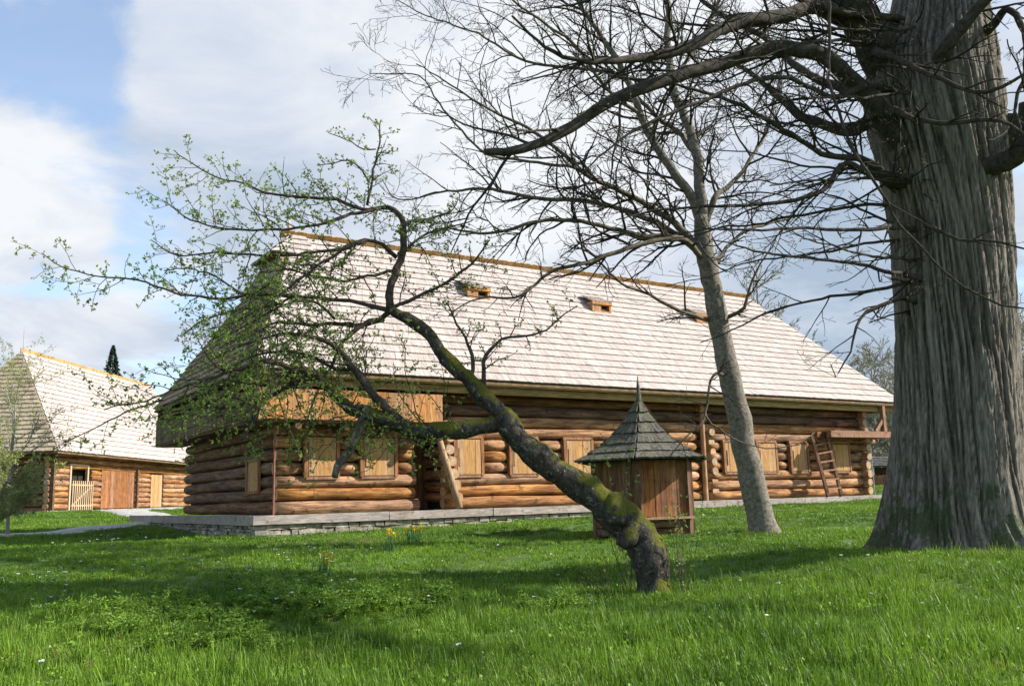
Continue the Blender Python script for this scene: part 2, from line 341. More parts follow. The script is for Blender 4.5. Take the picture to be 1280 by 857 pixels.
# ------------------------------------------------------------------ main log house
def frame_shutter(parent, x0,x1,z0,z1,y=-.15,dy=0):
    f=MB(); f.box(((x0+x1)/2,y+.03,z0-.035),(x1-x0+.1,.12,.06)); f.box((x0-.045,y+.02,(z0+z1)/2),(.08,.13,z1-z0+.04)); f.box((x1+.045,y+.02,(z0+z1)/2),(.08,.13,z1-z0+.04)); f.box(((x0+x1)/2,y+.03,z1+.05),(x1-x0+.16,.10,.07))
    fo=f.build('window', MT['frame'], parent)
    s=MB(); plank_wall(s,x0+.01,x1-.01,z0+.01,z1-.01,y-.02,.15,.03)
    s.box((x0+.07,y-.045,(z0+z1)/2),(.035,.02,(z1-z0)*.5)); 
    s.build('shutter', MT['shut'], fo)
house = empty('log_barn', (A[0],A[1],ZP), math.atan2(D[1],D[0]), label='long log farm building with tall pale shingle roof on a low stone base', cat='log building')
PIT=.28; LR=.137
EV=3.02; RZ=7.34
WINS=[(.55,1.2,1),(1.86,2.62,1),(4.28,4.95,2),(5.86,6.6,2),(7.55,8.35,2),(9.6,10.4,2),(13.35,14.05,3),(14.75,15.5,3),(16.25,16.95,3),(18.25,19.0,3)]
SEG=[(-.12,3.15),(3.95,12.3),(12.75,19.95)]
MT['logup'] = surf('eave_shaded_log_wood',(.06,.028,.015),(.20,.10,.052),4,(.35,3,3),bump=.5,bd=.015,isl=.22,crack=0.75,fine=22)  # same log wood, colour darkened to hold the shade under the eave
for si,(a,b) in enumerate(SEG):
    mb=MB()
    for r in range(8):
        z=LR+r*PIT
        spl = (0,.06,.04,.0)[min(r,3)] if r<3 else 0
        aa=a+rng.uniform(-.04,.04)-(0 if si else .0)+ (.0 if si==0 else -.0); bb=b+rng.uniform(-.05,.05)+(.10-.04*r if (r<3) else 0)
        if r==6 and si<3: zz=z
        cuts=[(x0-.09,x1+.09) for x0,x1,_ in WINS if a<x0<b] if 3<=r<=5 else []
        cur=aa
        for c0,c1 in cuts+[(bb,None)]:
            if c0-cur>.1: log(mb,(cur,0,z),(c0,0,z),LR*rng.uniform(.95,1.04))
            cur=c1
    mb.box(((a+b)/2,.09,1.5),(b-a-.15,.08,3.0),mi=2)
    mb.build('front_wall',[MT['log'],MT['end'],MT['dark']],house); mb=MB()
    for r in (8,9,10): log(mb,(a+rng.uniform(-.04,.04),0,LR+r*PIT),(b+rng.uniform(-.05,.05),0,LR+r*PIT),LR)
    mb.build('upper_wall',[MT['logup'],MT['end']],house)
# continuous upper logs over the doorways
mb=MB()
for r in range(7,11): log(mb,(3.0,.02,LR+r*PIT),(4.2,.02,LR+r*PIT),LR*.97)
mb.build('door_lintel',[MT['log'],MT['end']],house); mb=MB()
for r in range(7,11): log(mb,(12.1,.02,LR+r*PIT),(13,.02,LR+r*PIT),LR*.97)
mb.build('door_lintel',[MT['log'],MT['end']],house)
# end walls
for nm,s0,w1 in (('end_wall',0.0,7.6),('end_wall',19.85,7.6)):
    mb=MB()
    for r in range(11):
        z=LR+r*PIT+.13
        if z>3.05: continue
        ext=-.26+rng.uniform(-.05,.05)
        if s0>1: log(mb,(s0,ext-.06,z-.13),(s0,w1+.2,z-.13),LR)
        else: log(mb,(s0,.0,z-.13+.02),(s0,w1+.2,z-.13),LR)
    mb.box((s0+(.06 if s0<1 else -.06),w1/2,1.5),(.08,w1-.2,3.0),mi=2)
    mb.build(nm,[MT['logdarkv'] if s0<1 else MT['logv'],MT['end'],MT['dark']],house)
# window on the shaded end wall
f=MB(); f.box((-.16,1.4,1.22),(.06,.9,.07)); f.box((-.16,1.4,.5),(.06,.9,.07)); f.box((-.16,.98,.86),(.06,.09,.8)); f.box((-.16,1.82,.86),(.06,.09,.8))
fo=f.build('window',MT['frame'],house); f=MB(); plank_wall(f,1.03,1.77,.53,1.2,-.15,.15,.03,axis=1); f.build('shutter',MT['shut'],fo)
for x0,x1,_ in WINS: frame_shutter(house,x0,x1,.80,1.66)
# cross wall log ends beside the doorway
for s0 in (3.02,4.02,12.86):
    mb=MB(); mb.box((s0+.1,.85,1.5),(.08,1.5,3.0),mi=2)
    for r in range(11):
        z=LR+r*PIT+.14
        ds=(-.02*r if s0==4.02 else 0); ex=-.30-max(0,(4-r))*.05 if s0==4.02 else -.2
        if s0==12.86: ex=-.12; ds=-.012*r
        if s0==3.02: ex=.12; ds=-.1
        if r>6 and s0>3.5: continue
        if z<3: log(mb,(s0+ds+.1,ex+rng.uniform(-.04,.04),z),(s0+ds+.1,1.3,z),LR*.97)
    mb.build('cross_wall',[MT['logv'],MT['end'],MT['dark']],house)
# recessed doorways
for a,b in ((3.25,4.1),(12.3,12.85)):
    mb=MB(); plank_wall(mb,a,b,.02,1.95,1.0,.17,.04); do=mb.build('door',MT['hutwood'],house)
    mb=MB(); mb.box((b-.12,.95,1.0),(.04,.05,.14)); mb.build('handle',MT['rust'],do)
    mb=MB(); mb.box(((a+b)/2,1.2,1.4),(b-a+.5,.06,3.3)); mb.build('door_backing',MT['dark'],house)
mb=MB(); mb.tube([(12.46,-.16,0.0),(12.47,-.17,1.5),(12.47,-.17,2.75)],[.075,.07,.07],10); mb.build('post',MT['board'],house)
# gallery of upright boards on front left corner and end
mb=MB()
plank_wall(mb,-.78,3.55,1.98,2.62,-.80,.19,.03,ragged=.01)
mb.box((1.39,-.775,2.60),(4.36,.04,.05)); mb.build('gallery_boards',MT['board'],house)
mb=MB(); plank_wall(mb,-.78,8.35,1.98,2.62,-.80,.19,.03,axis=1); mb.build('gallery_boards',surf('shaded_side_board',(.085,.05,.022),(.18,.115,.052),5,(4,4,.5),isl=.2),house)  # side boards coloured darker to carry the shade below the hip eave
mb=MB(); mb.box((1.4,-.4,1.955),(4.4,.74,.05)); mb.box((-.42,4.0,1.95),(.74,8.8,.05)); mb.box((3.54,-.4,2.3),(.03,.74,.6)); mb.box((-.4,8.3,2.5),(.76,.04,1.05)); mb.box((-.42,4.0,2.985),(.8,8.7,.03))
for s_ in (.1,1.2,2.3,3.4): log(mb,(s_,-.78,1.83),(s_,.1,1.83),.08,8)
mb.build('gallery_floor',[MT['logdark'],MT['logdark']],house)
# right gallery
mb=MB()
for w_ in (-.80,-.28): mb.box((18.85,w_,1.93),(3.1,.17,.19),jit=.01)
mb.box((20.3,3.8,1.93),(.16,8.2,.16)); 
for i in range(12): mb.box((17.4+.5*.5+i*.26,-.5,2.03),(.24,.7,.03),jit=.004)
mb.box((20.12,3.6,2.03),(.5,7.6,.03))
for w_ in (-.05,): 
    for k_ in range(3): log(mb,(19.5,w_-.02+.0*k_,1.75-.2*k_),(20.5-.22*k_,w_-.02,1.75-.2*k_),.09,8)
go=mb.build('side_gallery',[MT['frame'],MT['end']],house)
mb=MB(); mb.box((20.22,-.72,2.48),(.13,.13,.92)); mb.build('post',MT['frame'],house); mb=MB(); mb.bar((19.75,-.72,2.05),(20.15,-.72,2.42),.09,.12); mb.build('brace',MT['frame'],house)
mb=MB(); mb.box((20.22,7.9,2.48),(.13,.13,.92)); mb.build('post',MT['frame'],house)
# eave beams
mb=MB(); mb.box((10.1,-.55,2.80),(21.9,.15,.16)); mb.box((10.2,-.74,2.93),(22.0,.05,.09)); mb.box((-.60,3.8,2.82),(.15,8.6,.15)); mb.box((20.8,3.8,2.82),(.15,8.6,.15))
for i in range(23): mb.box((-.2+i*.93,-.3,2.94),(.12,.95,.10))
mb.build('eave_beam',MT['olive'],house)
# roof
ridgeL,ridgeR=(1.62,3.8,RZ),(19.2,3.8,RZ)
c0,c1,c2,c3=(-.87,-.8,EV),(21.3,-.8,EV),(21.3,8.4,EV),(-.87,8.4,EV)
mb=MB(); dz=np.array([0,0,-.05])
V=[np.array(p)+dz for p in (c0,c1,c2,c3,ridgeL,ridgeR)]; V+= [v+dz for v in V]
mb.add(V,[(0,1,5,4),(1,2,5),(2,3,4,5),(3,0,4),(6,10,11,7),(7,11,8),(8,11,10,9),(9,10,6),(0,6,7,1),(1,7,8,2),(2,8,9,3),(3,9,6,0)])
roof=mb.build('roof',MT['deck'],house)
mb=MB(); shingles(mb,c0,c1,ridgeL,ridgeR,20,.125,thick=.018,jit=.014); mb.build('front_shingles',MT['shingle'],roof)
mb=MB(); shingles(mb,c1,c2,ridgeR,(19.2,3.81,RZ),25,.16); mb.build('right_shingles',MT['shingle'],roof)
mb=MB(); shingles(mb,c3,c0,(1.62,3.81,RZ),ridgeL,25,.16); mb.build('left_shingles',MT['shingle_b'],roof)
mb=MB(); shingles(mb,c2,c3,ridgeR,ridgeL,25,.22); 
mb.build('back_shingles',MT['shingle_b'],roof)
mb=MB()
k=150; e=np.linspace(1.2,19.3,k+1)
for i in range(k):
    mb.box(((e[i]+e[i+1])/2,3.80,RZ+.05+rng.uniform(-.012,.012)),(e[1]-e[0]-.008,.03,.22),M=Matrix.Rotation(R(40),3,'X'))
mb.build('ridge_boards',MT['ridge'],roof)
# little cap over the left ridge end
mb=MB(); ap=(1.55,3.8,RZ+.06); q0,q1=(.72,3.8-.86,6.62),(.72,3.8+.86,6.62); q2,q3=(1.9,3.8-.88,6.60),(1.9,3.8+.88,6.60); tp=(1.9,3.8,RZ+.06)
shingles(mb,q1,q0,ap,ap,4,.12); shingles(mb,q0,q2,ap,tp,4,.12); shingles(mb,q3,q1,tp,ap,4,.12)
mb.add([q0,q1,ap,q2,q3],[(0,1,2),(0,2,3),(1,4,2),(0,3,4,1)],1)
mb.build('ridge_cap',[MT['shingle'],MT['deck']],roof)
mb=MB(); mb.add([(1.0,3.8-.75,6.62),(1.0,3.8+.75,6.62),(.55,3.8+1.3,5.72),(.55,3.8-1.3,5.72),(1.6,3.8-.8,6.62),(1.4,3.8-1.35,5.75)],[(0,1,2,3),(0,3,5,4)]); mb.build('gablet',MT['shingle_b'],roof)
for s_ in (1.45,19.25):
    mb=MB(); mb.tube([(s_,3.8,RZ-.1),(s_,3.8,RZ+.2),(s_,3.8,RZ+.3),(s_,3.8,RZ+.36),(s_+.02,3.8,RZ+.46)],[.05,.04,.06,.04,.01],8,0,True); mb.bar((s_-.12,3.8,RZ+.02),(s_+.14,3.8,RZ+.26),.04,.05); mb.build('finial',MT['pale'],roof)
# roof vents
sl=(RZ-EV)/4.6
for s_ in (6.35,10.75,15.1):
    zc=5.86; w_=-.8+(zc-EV)/sl
    mb=MB(); W=.33; hgt=.24
    mb.box((s_-W,w_-.05,zc+.02),(.07,.24,hgt)); mb.box((s_+W,w_-.05,zc+.02),(.07,.24,hgt)); mb.box((s_,w_-.05,zc+.16),(2*W+.1,.30,.08)); mb.box((s_,w_-.08,zc-.10),(2*W-.08,.18,.05))
    mb.box((s_-.17,w_-.15,zc+.03),(.3,.02,.22)); vo=mb.build('roof_vent',MT['board'],roof)
    mb=MB(); mb.box((s_+.12,w_-.02,zc+.03),(.46,.02,.24)); mb.build('opening',MT['dark'],vo)
    mb=MB(); shingles(mb,(s_-W-.04,w_-.17,zc+.19),(s_+W+.04,w_-.17,zc+.19),(s_-W-.07,w_+.42,zc+.50),(s_+W+.07,w_+.42,zc+.50),3,.12); mb.build('vent_roof',MT['shingle'],vo)
# stone base and sill
mb=MB()
x=-.86
while x<20.5:
    L=rng.uniform(1.6,3.2); mb.box((x+L/2,-.74,-.09),(L-.012,.24,.175),jit=.008); x+=L
y=-.62
while y<8.7: 
    L=rng.uniform(1.6,3); mb.box((-.74,y+L/2,-.095),(.24,L-.012,.19),jit=.008); y+=L
mb.build('sill_beam',MT['beam'],house)
mb=MB(); mb.box((9.8,4.2,-.12),(21,9.4,.14)); mb.build('floor_slab',MT['stone'],house)
def stones(mb, x0,x1,z0,z1,y,axis=0):
    z=z1
    while z>z0:
        h=rng.uniform(.06,.13); x=x0
        while x<x1:
            L=rng.uniform(.12,.42); 
            c=(x+L/2, y+rng.uniform(-.03,.02), z-h/2); s_=(L-.015,.25,h-.010)
            if axis: c=(c[1],c[0],c[2]); s_=(s_[1],s_[0],s_[2])
            mb.box(c,s_,jit=.014); x+=L
        z-=h
mb=MB(); stones(mb,-.80,20.4,-.75,-.19,-.66); stones(mb,-.78,8.7,-.75,-.20,-.66,1)
mb.box((9.8,4.1,-.5),(20.7,9.2,.55),mi=1); mb.build('stone_base',[MT['stone'],MT['dark']],house)
mb=MB(); mb.tube([(-.25,-.30,-.02),(-.25,-.31,1.1),(-.24,-.30,1.9)],[.022,.022,.022],6); mb.build('corner_rod',MT['rust'],house)
mb=MB(); mb.tube([(20.15,-.2,-.2),(20.15,-.2,1.8)],[.018,.018],6); mb.tube([(20.25,-.35,2.05),(20.0,.3,2.9)],[.02,.02],6); mb.build('lightning_cable',MT['iron'],house)
HM=Matrix.Translation((A[0],A[1],ZP))@Matrix.Rotation(math.atan2(D[1],D[0]),4,'Z')
def hw(s,w,z): return np.array(HM@Vector((s,w,z)))
# leaning pole beside the doorway
p0=hw(4.05,-.66,.0); mb=MB(); mb.tube(np.array([hw(4.05,-.66,.02),hw(3.86,-.55,.8),hw(3.64,-.42,1.72)])-p0,[.085,.08,.07],10,0,True,1,wob=.03)
tag(mb.build('wooden_pole',[MT['pole'],MT['end']],None,p0),'stout bare pole leaning against the wall by the dark doorway','pole')
# ladder
lb=hw(17.3,-.75,0); lad=empty('wooden_ladder',lb,0,label='old wooden ladder leaning up to the side gallery at the right end',cat='ladder')
SA,SB=hw(16.95,-.85,.02)-lb,hw(17.05,-.33,1.88)-lb; SC,SD=hw(17.58,-.85,.02)-lb,hw(17.72,-.36,2.0)-lb
for a,b in ((SA,SB),(SC,SD)):
    mb=MB(); mb.bar(a,b,.14,.08,up=(1,0,0)); mb.build('stile',MT['frame'],lad)
for i in range(6):
    t=.12+i*.145; mb=MB(); mb.bar(SA+(SB-SA)*t,SC+(SD-SC)*t,.16,.045,up=(0,0,1)); mb.build('rung',MT['frame'],lad)

# ------------------------------------------------------------------ neighbouring barn (left)
DL=np.array([.03,1.0]); DL/=np.linalg.norm(DL); LC=np.array([-19.64,39.0]); LZ=EYE-.07
b2=empty('small_log_barn',(LC[0],LC[1],LZ),math.atan2(DL[1],DL[0]),label='smaller log barn at the left edge with pale roof and slatted gate',cat='log building')
mb=MB(); P2=.25; L2=17.5
gaps=[(1.6,3.55),(4.55,8.1),(10.0,11.6)]
for r in range(10):
    z=.1+P2/2+r*P2; cur=-.15
    for g0,g1 in (gaps if z<1.9 else [])+[(L2,L2)]:
        if g0-cur>.1: log(mb,(cur,0,z),(g0,0,z),.135,10)
        cur=g1
mb.box((L2/2,.35,1.2),(L2,.05,2.5),mi=2); mb.build('front_wall',[MT['log'],MT['end'],MT['dark']],b2)
mb=MB()
for r in range(10): log(mb,(0,-.0,.1+r*P2),(0,5.6,.1+r*P2),.135,10)
mb.box((.12,2.8,1.2),(.05,5.4,2.5),mi=2)
mb.build('end_wall',[MT['logdarkv'],MT['end'],MT['dark']],b2)
mb=MB(); mb.box((1.55,-.1,1.05),(.12,.12,2.0)); mb.box((3.1,-.1,1.05),(.12,.12,2.0)); mb.box((2.3,-.1,2.02),(1.7,.1,.1)); mb.build('door_frame',MT['pale'],b2)
mb=MB()
for i in range(11): mb.box((1.7+i*.18,-.2,.68),(.07,.025,1.3-.0*i),jit=.004)
for z_ in (.25,1.15): mb.box((2.6,-.18,z_),(1.95,.03,.07))
mb.bar((1.8,-.18,.3),(3.4,-.18,1.1),.02,.06); mb.build('slatted_gate',MT['pale'],b2)
mb=MB(); plank_wall(mb,4.6,8.05,.1,1.95,-.05,.17,.04,ragged=.03); mb.build('plank_door',MT['hutdoor'],b2)
mb=MB(); plank_wall(mb,10.1,11.5,.1,1.8,-.05,.2,.04); mb.build('plank_door',MT['shut'],b2)
mb=MB(); mb.box((8.2,-.15,1.0),(.16,.16,2.0)); mb.build('post',MT['logdark'],b2); mb=MB(); mb.box((.0,-.2,1.2),(.14,.14,2.4)); mb.build('post',MT['logdark'],b2)
mb=MB(); mb.box((5.5,-.7,-.02),(8.5,1.2,.14)); mb.box((1.5,-.55,-.06),(3,.3,.16)); mb.build('door_step',MT['beam'],b2)
mb=MB(); stones(mb,-.2,13,-.35,.06,-.15); stones(mb,-.2,7,-.35,.06,-.15,1); mb.build('stone_base',MT['stone'],b2)
e0,e1,e2,e3=(-.75,-.75,2.5),(18.2,-.75,2.5),(18.2,6.15,2.5),(-.75,6.15,2.5); r0,r1=(2.1,2.7,7.22),(16,2.7,7.22)
mb=MB(); V=[np.array(p)+dz for p in (e0,e1,e2,e3,r0,r1)]; V+=[v+dz for v in V]
mb.add(V,[(0,1,5,4),(1,2,5),(2,3,4,5),(3,0,4),(6,10,11,7),(7,11,8),(8,11,10,9),(9,10,6),(0,6,7,1),(1,7,8,2),(2,8,9,3),(3,9,6,0)])
rf=mb.build('roof',MT['deck'],b2)
mb=MB(); shingles(mb,e0,e1,r0,r1,19,.16); mb.build('front_shingles',MT['shingle'],rf)
mb=MB(); shingles(mb,e3,e0,(2.1,2.71,7.22),r0,24,.18); mb.build('end_shingles',MT['shingle_y'],rf)
mb=MB(); shingles(mb,e1,e2,r1,(16,2.71,7.22),24,.3); shingles(mb,e2,e3,r1,r0,24,.4); mb.build('back_shingles',MT['shingle_b'],rf)
mb=MB()
for i in range(90): mb.box((2.1+i*13.9/90,2.7,7.27),(.14,.04,.2))
mb.build('ridge_boards',MT['ridge'],rf)

# ------------------------------------------------------------------ hexagonal hut
HC=at(805,672,17.3); HCx,HCy=HC[0]+.13,HC[1]+.75; HZ=float(gz(HCx,HCy-.5))-.02
hut=empty('wooden_hut',(HCx,HCy,HZ),0,label='small six sided plank hut with pointed mossy shingle roof on the lawn',cat='hut')
def hexp(rad,k,off=R(180+17)): a=off+k*R(60); return np.array([rad*math.cos(a),rad*math.sin(a)])
RB=1.0
for k in range(6):
    a,b=hexp(RB,k),hexp(RB,k+1); t=(b-a)/np.linalg.norm(b-a); nn=np.array([t[1],-t[0]])
    mb=MB(); n_=9
    for i in range(n_):
        p=a+(b-a)*(i+.5)/n_; off_=nn*rng.uniform(-.004,.004)
        mb.box((p[0]+off_[0],p[1]+off_[1],1.0),(1.0/n_-.006,.03,1.2+rng.uniform(-.01,.01)),rz=math.atan2(t[1],t[0]))
    mb.build('door' if k==1 else 'side_panel',MT['hutdoor'] if k==1 else MT['hutwood'],hut)
    mb=MB(); mb.box((a[0],a[1],.83),(.10,.10,1.66),rz=math.atan2(a[1],a[0])); mb.build('corner_post',MT['hutwood'],hut)
mb=MB()
for k in range(6):
    for zz in (.12,.27): 
        a,b=hexp(.95,k),hexp(.95,k+1); mb.bar((a[0],a[1],zz),(b[0],b[1],zz),.14,.13)
a,b=hexp(1.08,1),hexp(1.08,2); mb.build('base_beams',MT['logdark'],hut)
mb=MB(); mb.bar((a[0],a[1],.37),(b[0],b[1],.37),.16,.04); mb.build('door_step',MT['shut'],hut)
prof=[(1.37,1.46),(1.08,1.60),(.81,1.77),(.56,1.98),(.35,2.20),(.19,2.41),(.08,2.60)]
mb=MB()
for j in range(6):
    ra,za=prof[j]; rb,zb=prof[j+1]
    for k in range(6):
        a,b=hexp(ra,k),hexp(ra,k+1); c,d_=hexp(rb,k),hexp(rb,k+1)
        z0_=za-.05; 
        shingles(mb,(a[0],a[1],za-.03),(b[0],b[1],za-.03),(c[0],c[1],zb),(d_[0],d_[1],zb),1,.05,.026,.02,lap=1)
for k in range(6):
    P=[]
    for ra,za in prof: a=hexp(ra-.03,k); P.append((a[0],a[1],za-.04))
    Q=[]
    for ra,za in prof: a=hexp(ra-.03,k+1); Q.append((a[0],a[1],za-.04))
    mb.add(P+Q,[(i,i+7,i+8,i+1) for i in range(6)],1)
a6=[(*hexp(1.3,k),1.44) for k in range(6)]; mb.add(a6,[(5,4,3,2,1,0)],1)
ro=mb.build('roof',[MT['hutroof'],MT['dark']],hut)
mb=MB(); mb.tube([(0,0,2.54),(0,0,2.66),(0,0,2.74),(0,0,2.80),(0,0,2.88),(0,0,3.12)],[.08,.05,.055,.032,.036,.006],8,0,True); mb.build('finial',MT['hutroof'],ro)

# ------------------------------------------------------------------ trees
def unit(v): return v/(np.linalg.norm(v)+1e-12)
def perp(t, ang, spin):
    ref=np.array([0,0,1.]) if abs(t[2])<.9 else np.array([1.,0,0])
    u=unit(np.cross(t,ref)); v=np.cross(t,u)
    return math.cos(ang)*t+math.sin(ang)*(math.cos(spin)*u+math.sin(spin)*v)
def trace(T, step=.14, wob=.02, rs=1.0):
    P=np.array([[*at(x,y,Y),r*rs*Y/FPX] for x,y,Y,r in T]); Q=cat(P,step); k=len(Q)
    n=np.cumsum(rng.normal(0,wob,(k,3)),axis=0); n-=np.linspace(0,1,k)[:,None]*n[-1]; n*=.35
    Q[:,:3]+=n*np.clip(Q[:,3:4]*0+1,0,1); Q[:,3]=np.maximum(Q[:,3],.0032)
    return Q[:,:3],Q[:,3]
def grow(mb, start, d, L, r, lvl, cfg, tips):
    k=max(3,int(L/cfg['seg'][lvl])+1); pts=[start]; p=start.copy(); d=d.copy()
    sp=rng.uniform(0,6.28); 
    for i in range(k-1):
        d=unit(d+rng.normal(0,cfg['wand'][lvl],3)+np.array([0,0,cfg['trop'][lvl]])); p=p+d*L/(k-1); pts.append(p)
    pts=np.array(pts); rad=np.linspace(r,max(r*.35,cfg['rmin']),k)
    mb.tube(pts,rad,5 if r>.012 else (4 if r>.007 else 3))
    tips.append((pts,lvl))
    if lvl+1<len(cfg['n']):
        m=max(1,int(round(cfg['n'][lvl]*L*rng.uniform(.8,1.2))))
        for i in range(m):
            t=rng.uniform(.15,1); q=t*(k-1); j=min(int(q),k-2); s=pts[j]+(pts[j+1]-pts[j])*(q-j)
            tt=unit(pts[j+1]-pts[j])
            nd=perp(tt,R(rng.uniform(*cfg['ang'])),rng.uniform(0,6.28))
            nd=unit(nd*np.array([1,1,cfg['flat']]))
            grow(mb,s,nd,L*rng.uniform(*cfg['lr'])*(1-.45*t),max(rad[j]*.65,cfg['rmin']),lvl+1,cfg,tips)
def children_on(mb, pts, rad, cfg, dens, Lr, tips, t0=.15, rmax=.03):
    seg=np.linalg.norm(np.diff(pts,axis=0),axis=1); tot=seg.sum(); m=int(round(tot*(1-t0)*dens)); k=len(pts); cum=np.r_[0,np.cumsum(seg)]/tot
    for i in range(m):
        t=t0+(1-t0)*(i+rng.random())/m; j=min(np.searchsorted(cum,t)-1,k-2); j=max(j,0); s=pts[j]
        tt=unit(pts[j+1]-pts[j]); nd=perp(tt,R(rng.uniform(*cfg['ang'])),rng.uniform(0,6.28)); nd=unit(nd*np.array([1,1,cfg['flat']])+np.array([0,0,cfg.get('up0',0)]))
        r=min(rad[j]*.55,rmax); grow(mb,s,nd,rng.uniform(*Lr)*(1-.35*t),max(r,cfg['rmin']),0,cfg,tips)
def leafquad(mb,p,d,L,W,mi=0,fold=.25):
    s=unit(np.cross(d,rng.normal(0,1,3))); n=np.cross(s,d)
    mb.add([p,p+d*L*.5+s*W*.5+n*L*fold*.4,p+d*L,p+d*L*.5-s*W*.5+n*L*fold*.4],[(0,1,2),(0,2,3)],mi)
def rosettes(mb, tips, dens, L=(.02,.038), nl=(4,7), lvls=(0,1,2,3), spur=.03, mi=0):
    for pts,lvl in tips:
        if lvl not in lvls: continue
        tot=np.linalg.norm(np.diff(pts,axis=0),axis=1).sum(); m=rng.poisson(tot*dens)+1
        for i in range(m):
            q=(1.0 if i==0 else rng.random())*(len(pts)-1.001); j=int(q); p=pts[j]+(pts[j+1]-pts[j])*(q-j)
            o=unit(rng.normal(0,1,3)+np.array([0,0,.6])); c=p+o*spur*rng.uniform(.2,1)
            for _ in range(rng.integers(*nl)):
                d=unit(o+rng.normal(0,.75,3)); leafquad(mb,c,d,rng.uniform(*L),rng.uniform(*L)*.6,mi)

# --- leaning apple tree
ab=at(818,742,10.5); ab[2]=float(gz(ab[0],ab[1]))
apple=empty('apple_tree',ab,0,label='old leaning mossy apple tree with young green leaves in front of the building',cat='tree')
def mkpart(mb,name,mat,parent,base): 
    mb.v=[v-base for v in mb.v]; o=mb.build(name,mat,parent)
    if name in ('twigs','foliage','buds'): o['kind']='stuff'
    return o
mb=MB()
P,r_=trace([(822,768,10.5,36),(818,748,10.5,29),(816,715,10.5,24),(813,690,10.5,25),(800,664,10.5,27),(783,645,10.5,25),(765,625,10.5,23),(730,600,10.5,20),(692,575,10.5,18.5),(655,540,10.5,17),(632,514,10.5,15),(610,492,10.5,12.5),(580,465,10.55,11),(545,435,10.6,9.5),(512,405,10.65,8.5),(487,385,10.7,7.5)],.08,.035,.87)
def knob(P,r): 
    return r*(1+.10*np.sin(np.arange(len(P))*.9)+rng.uniform(-.05,.05,len(P)))
mb.tube(P,knob(P,r_),26,0,True,wob=.05)
P2_,r2_=trace([(790,655,10.4,14),(782,672,10.32,13),(776,682,10.3,8)],.05); mb.tube(P2_,r2_,14,0,True,wob=.06)
P2_,r2_=trace([(770,622,10.4,12),(768,640,10.25,14),(772,655,10.2,9)],.05); mb.tube(P2_,r2_,12,0,True,wob=.06)
o=mkpart(mb,'trunk',MT['apple'],apple,ab)
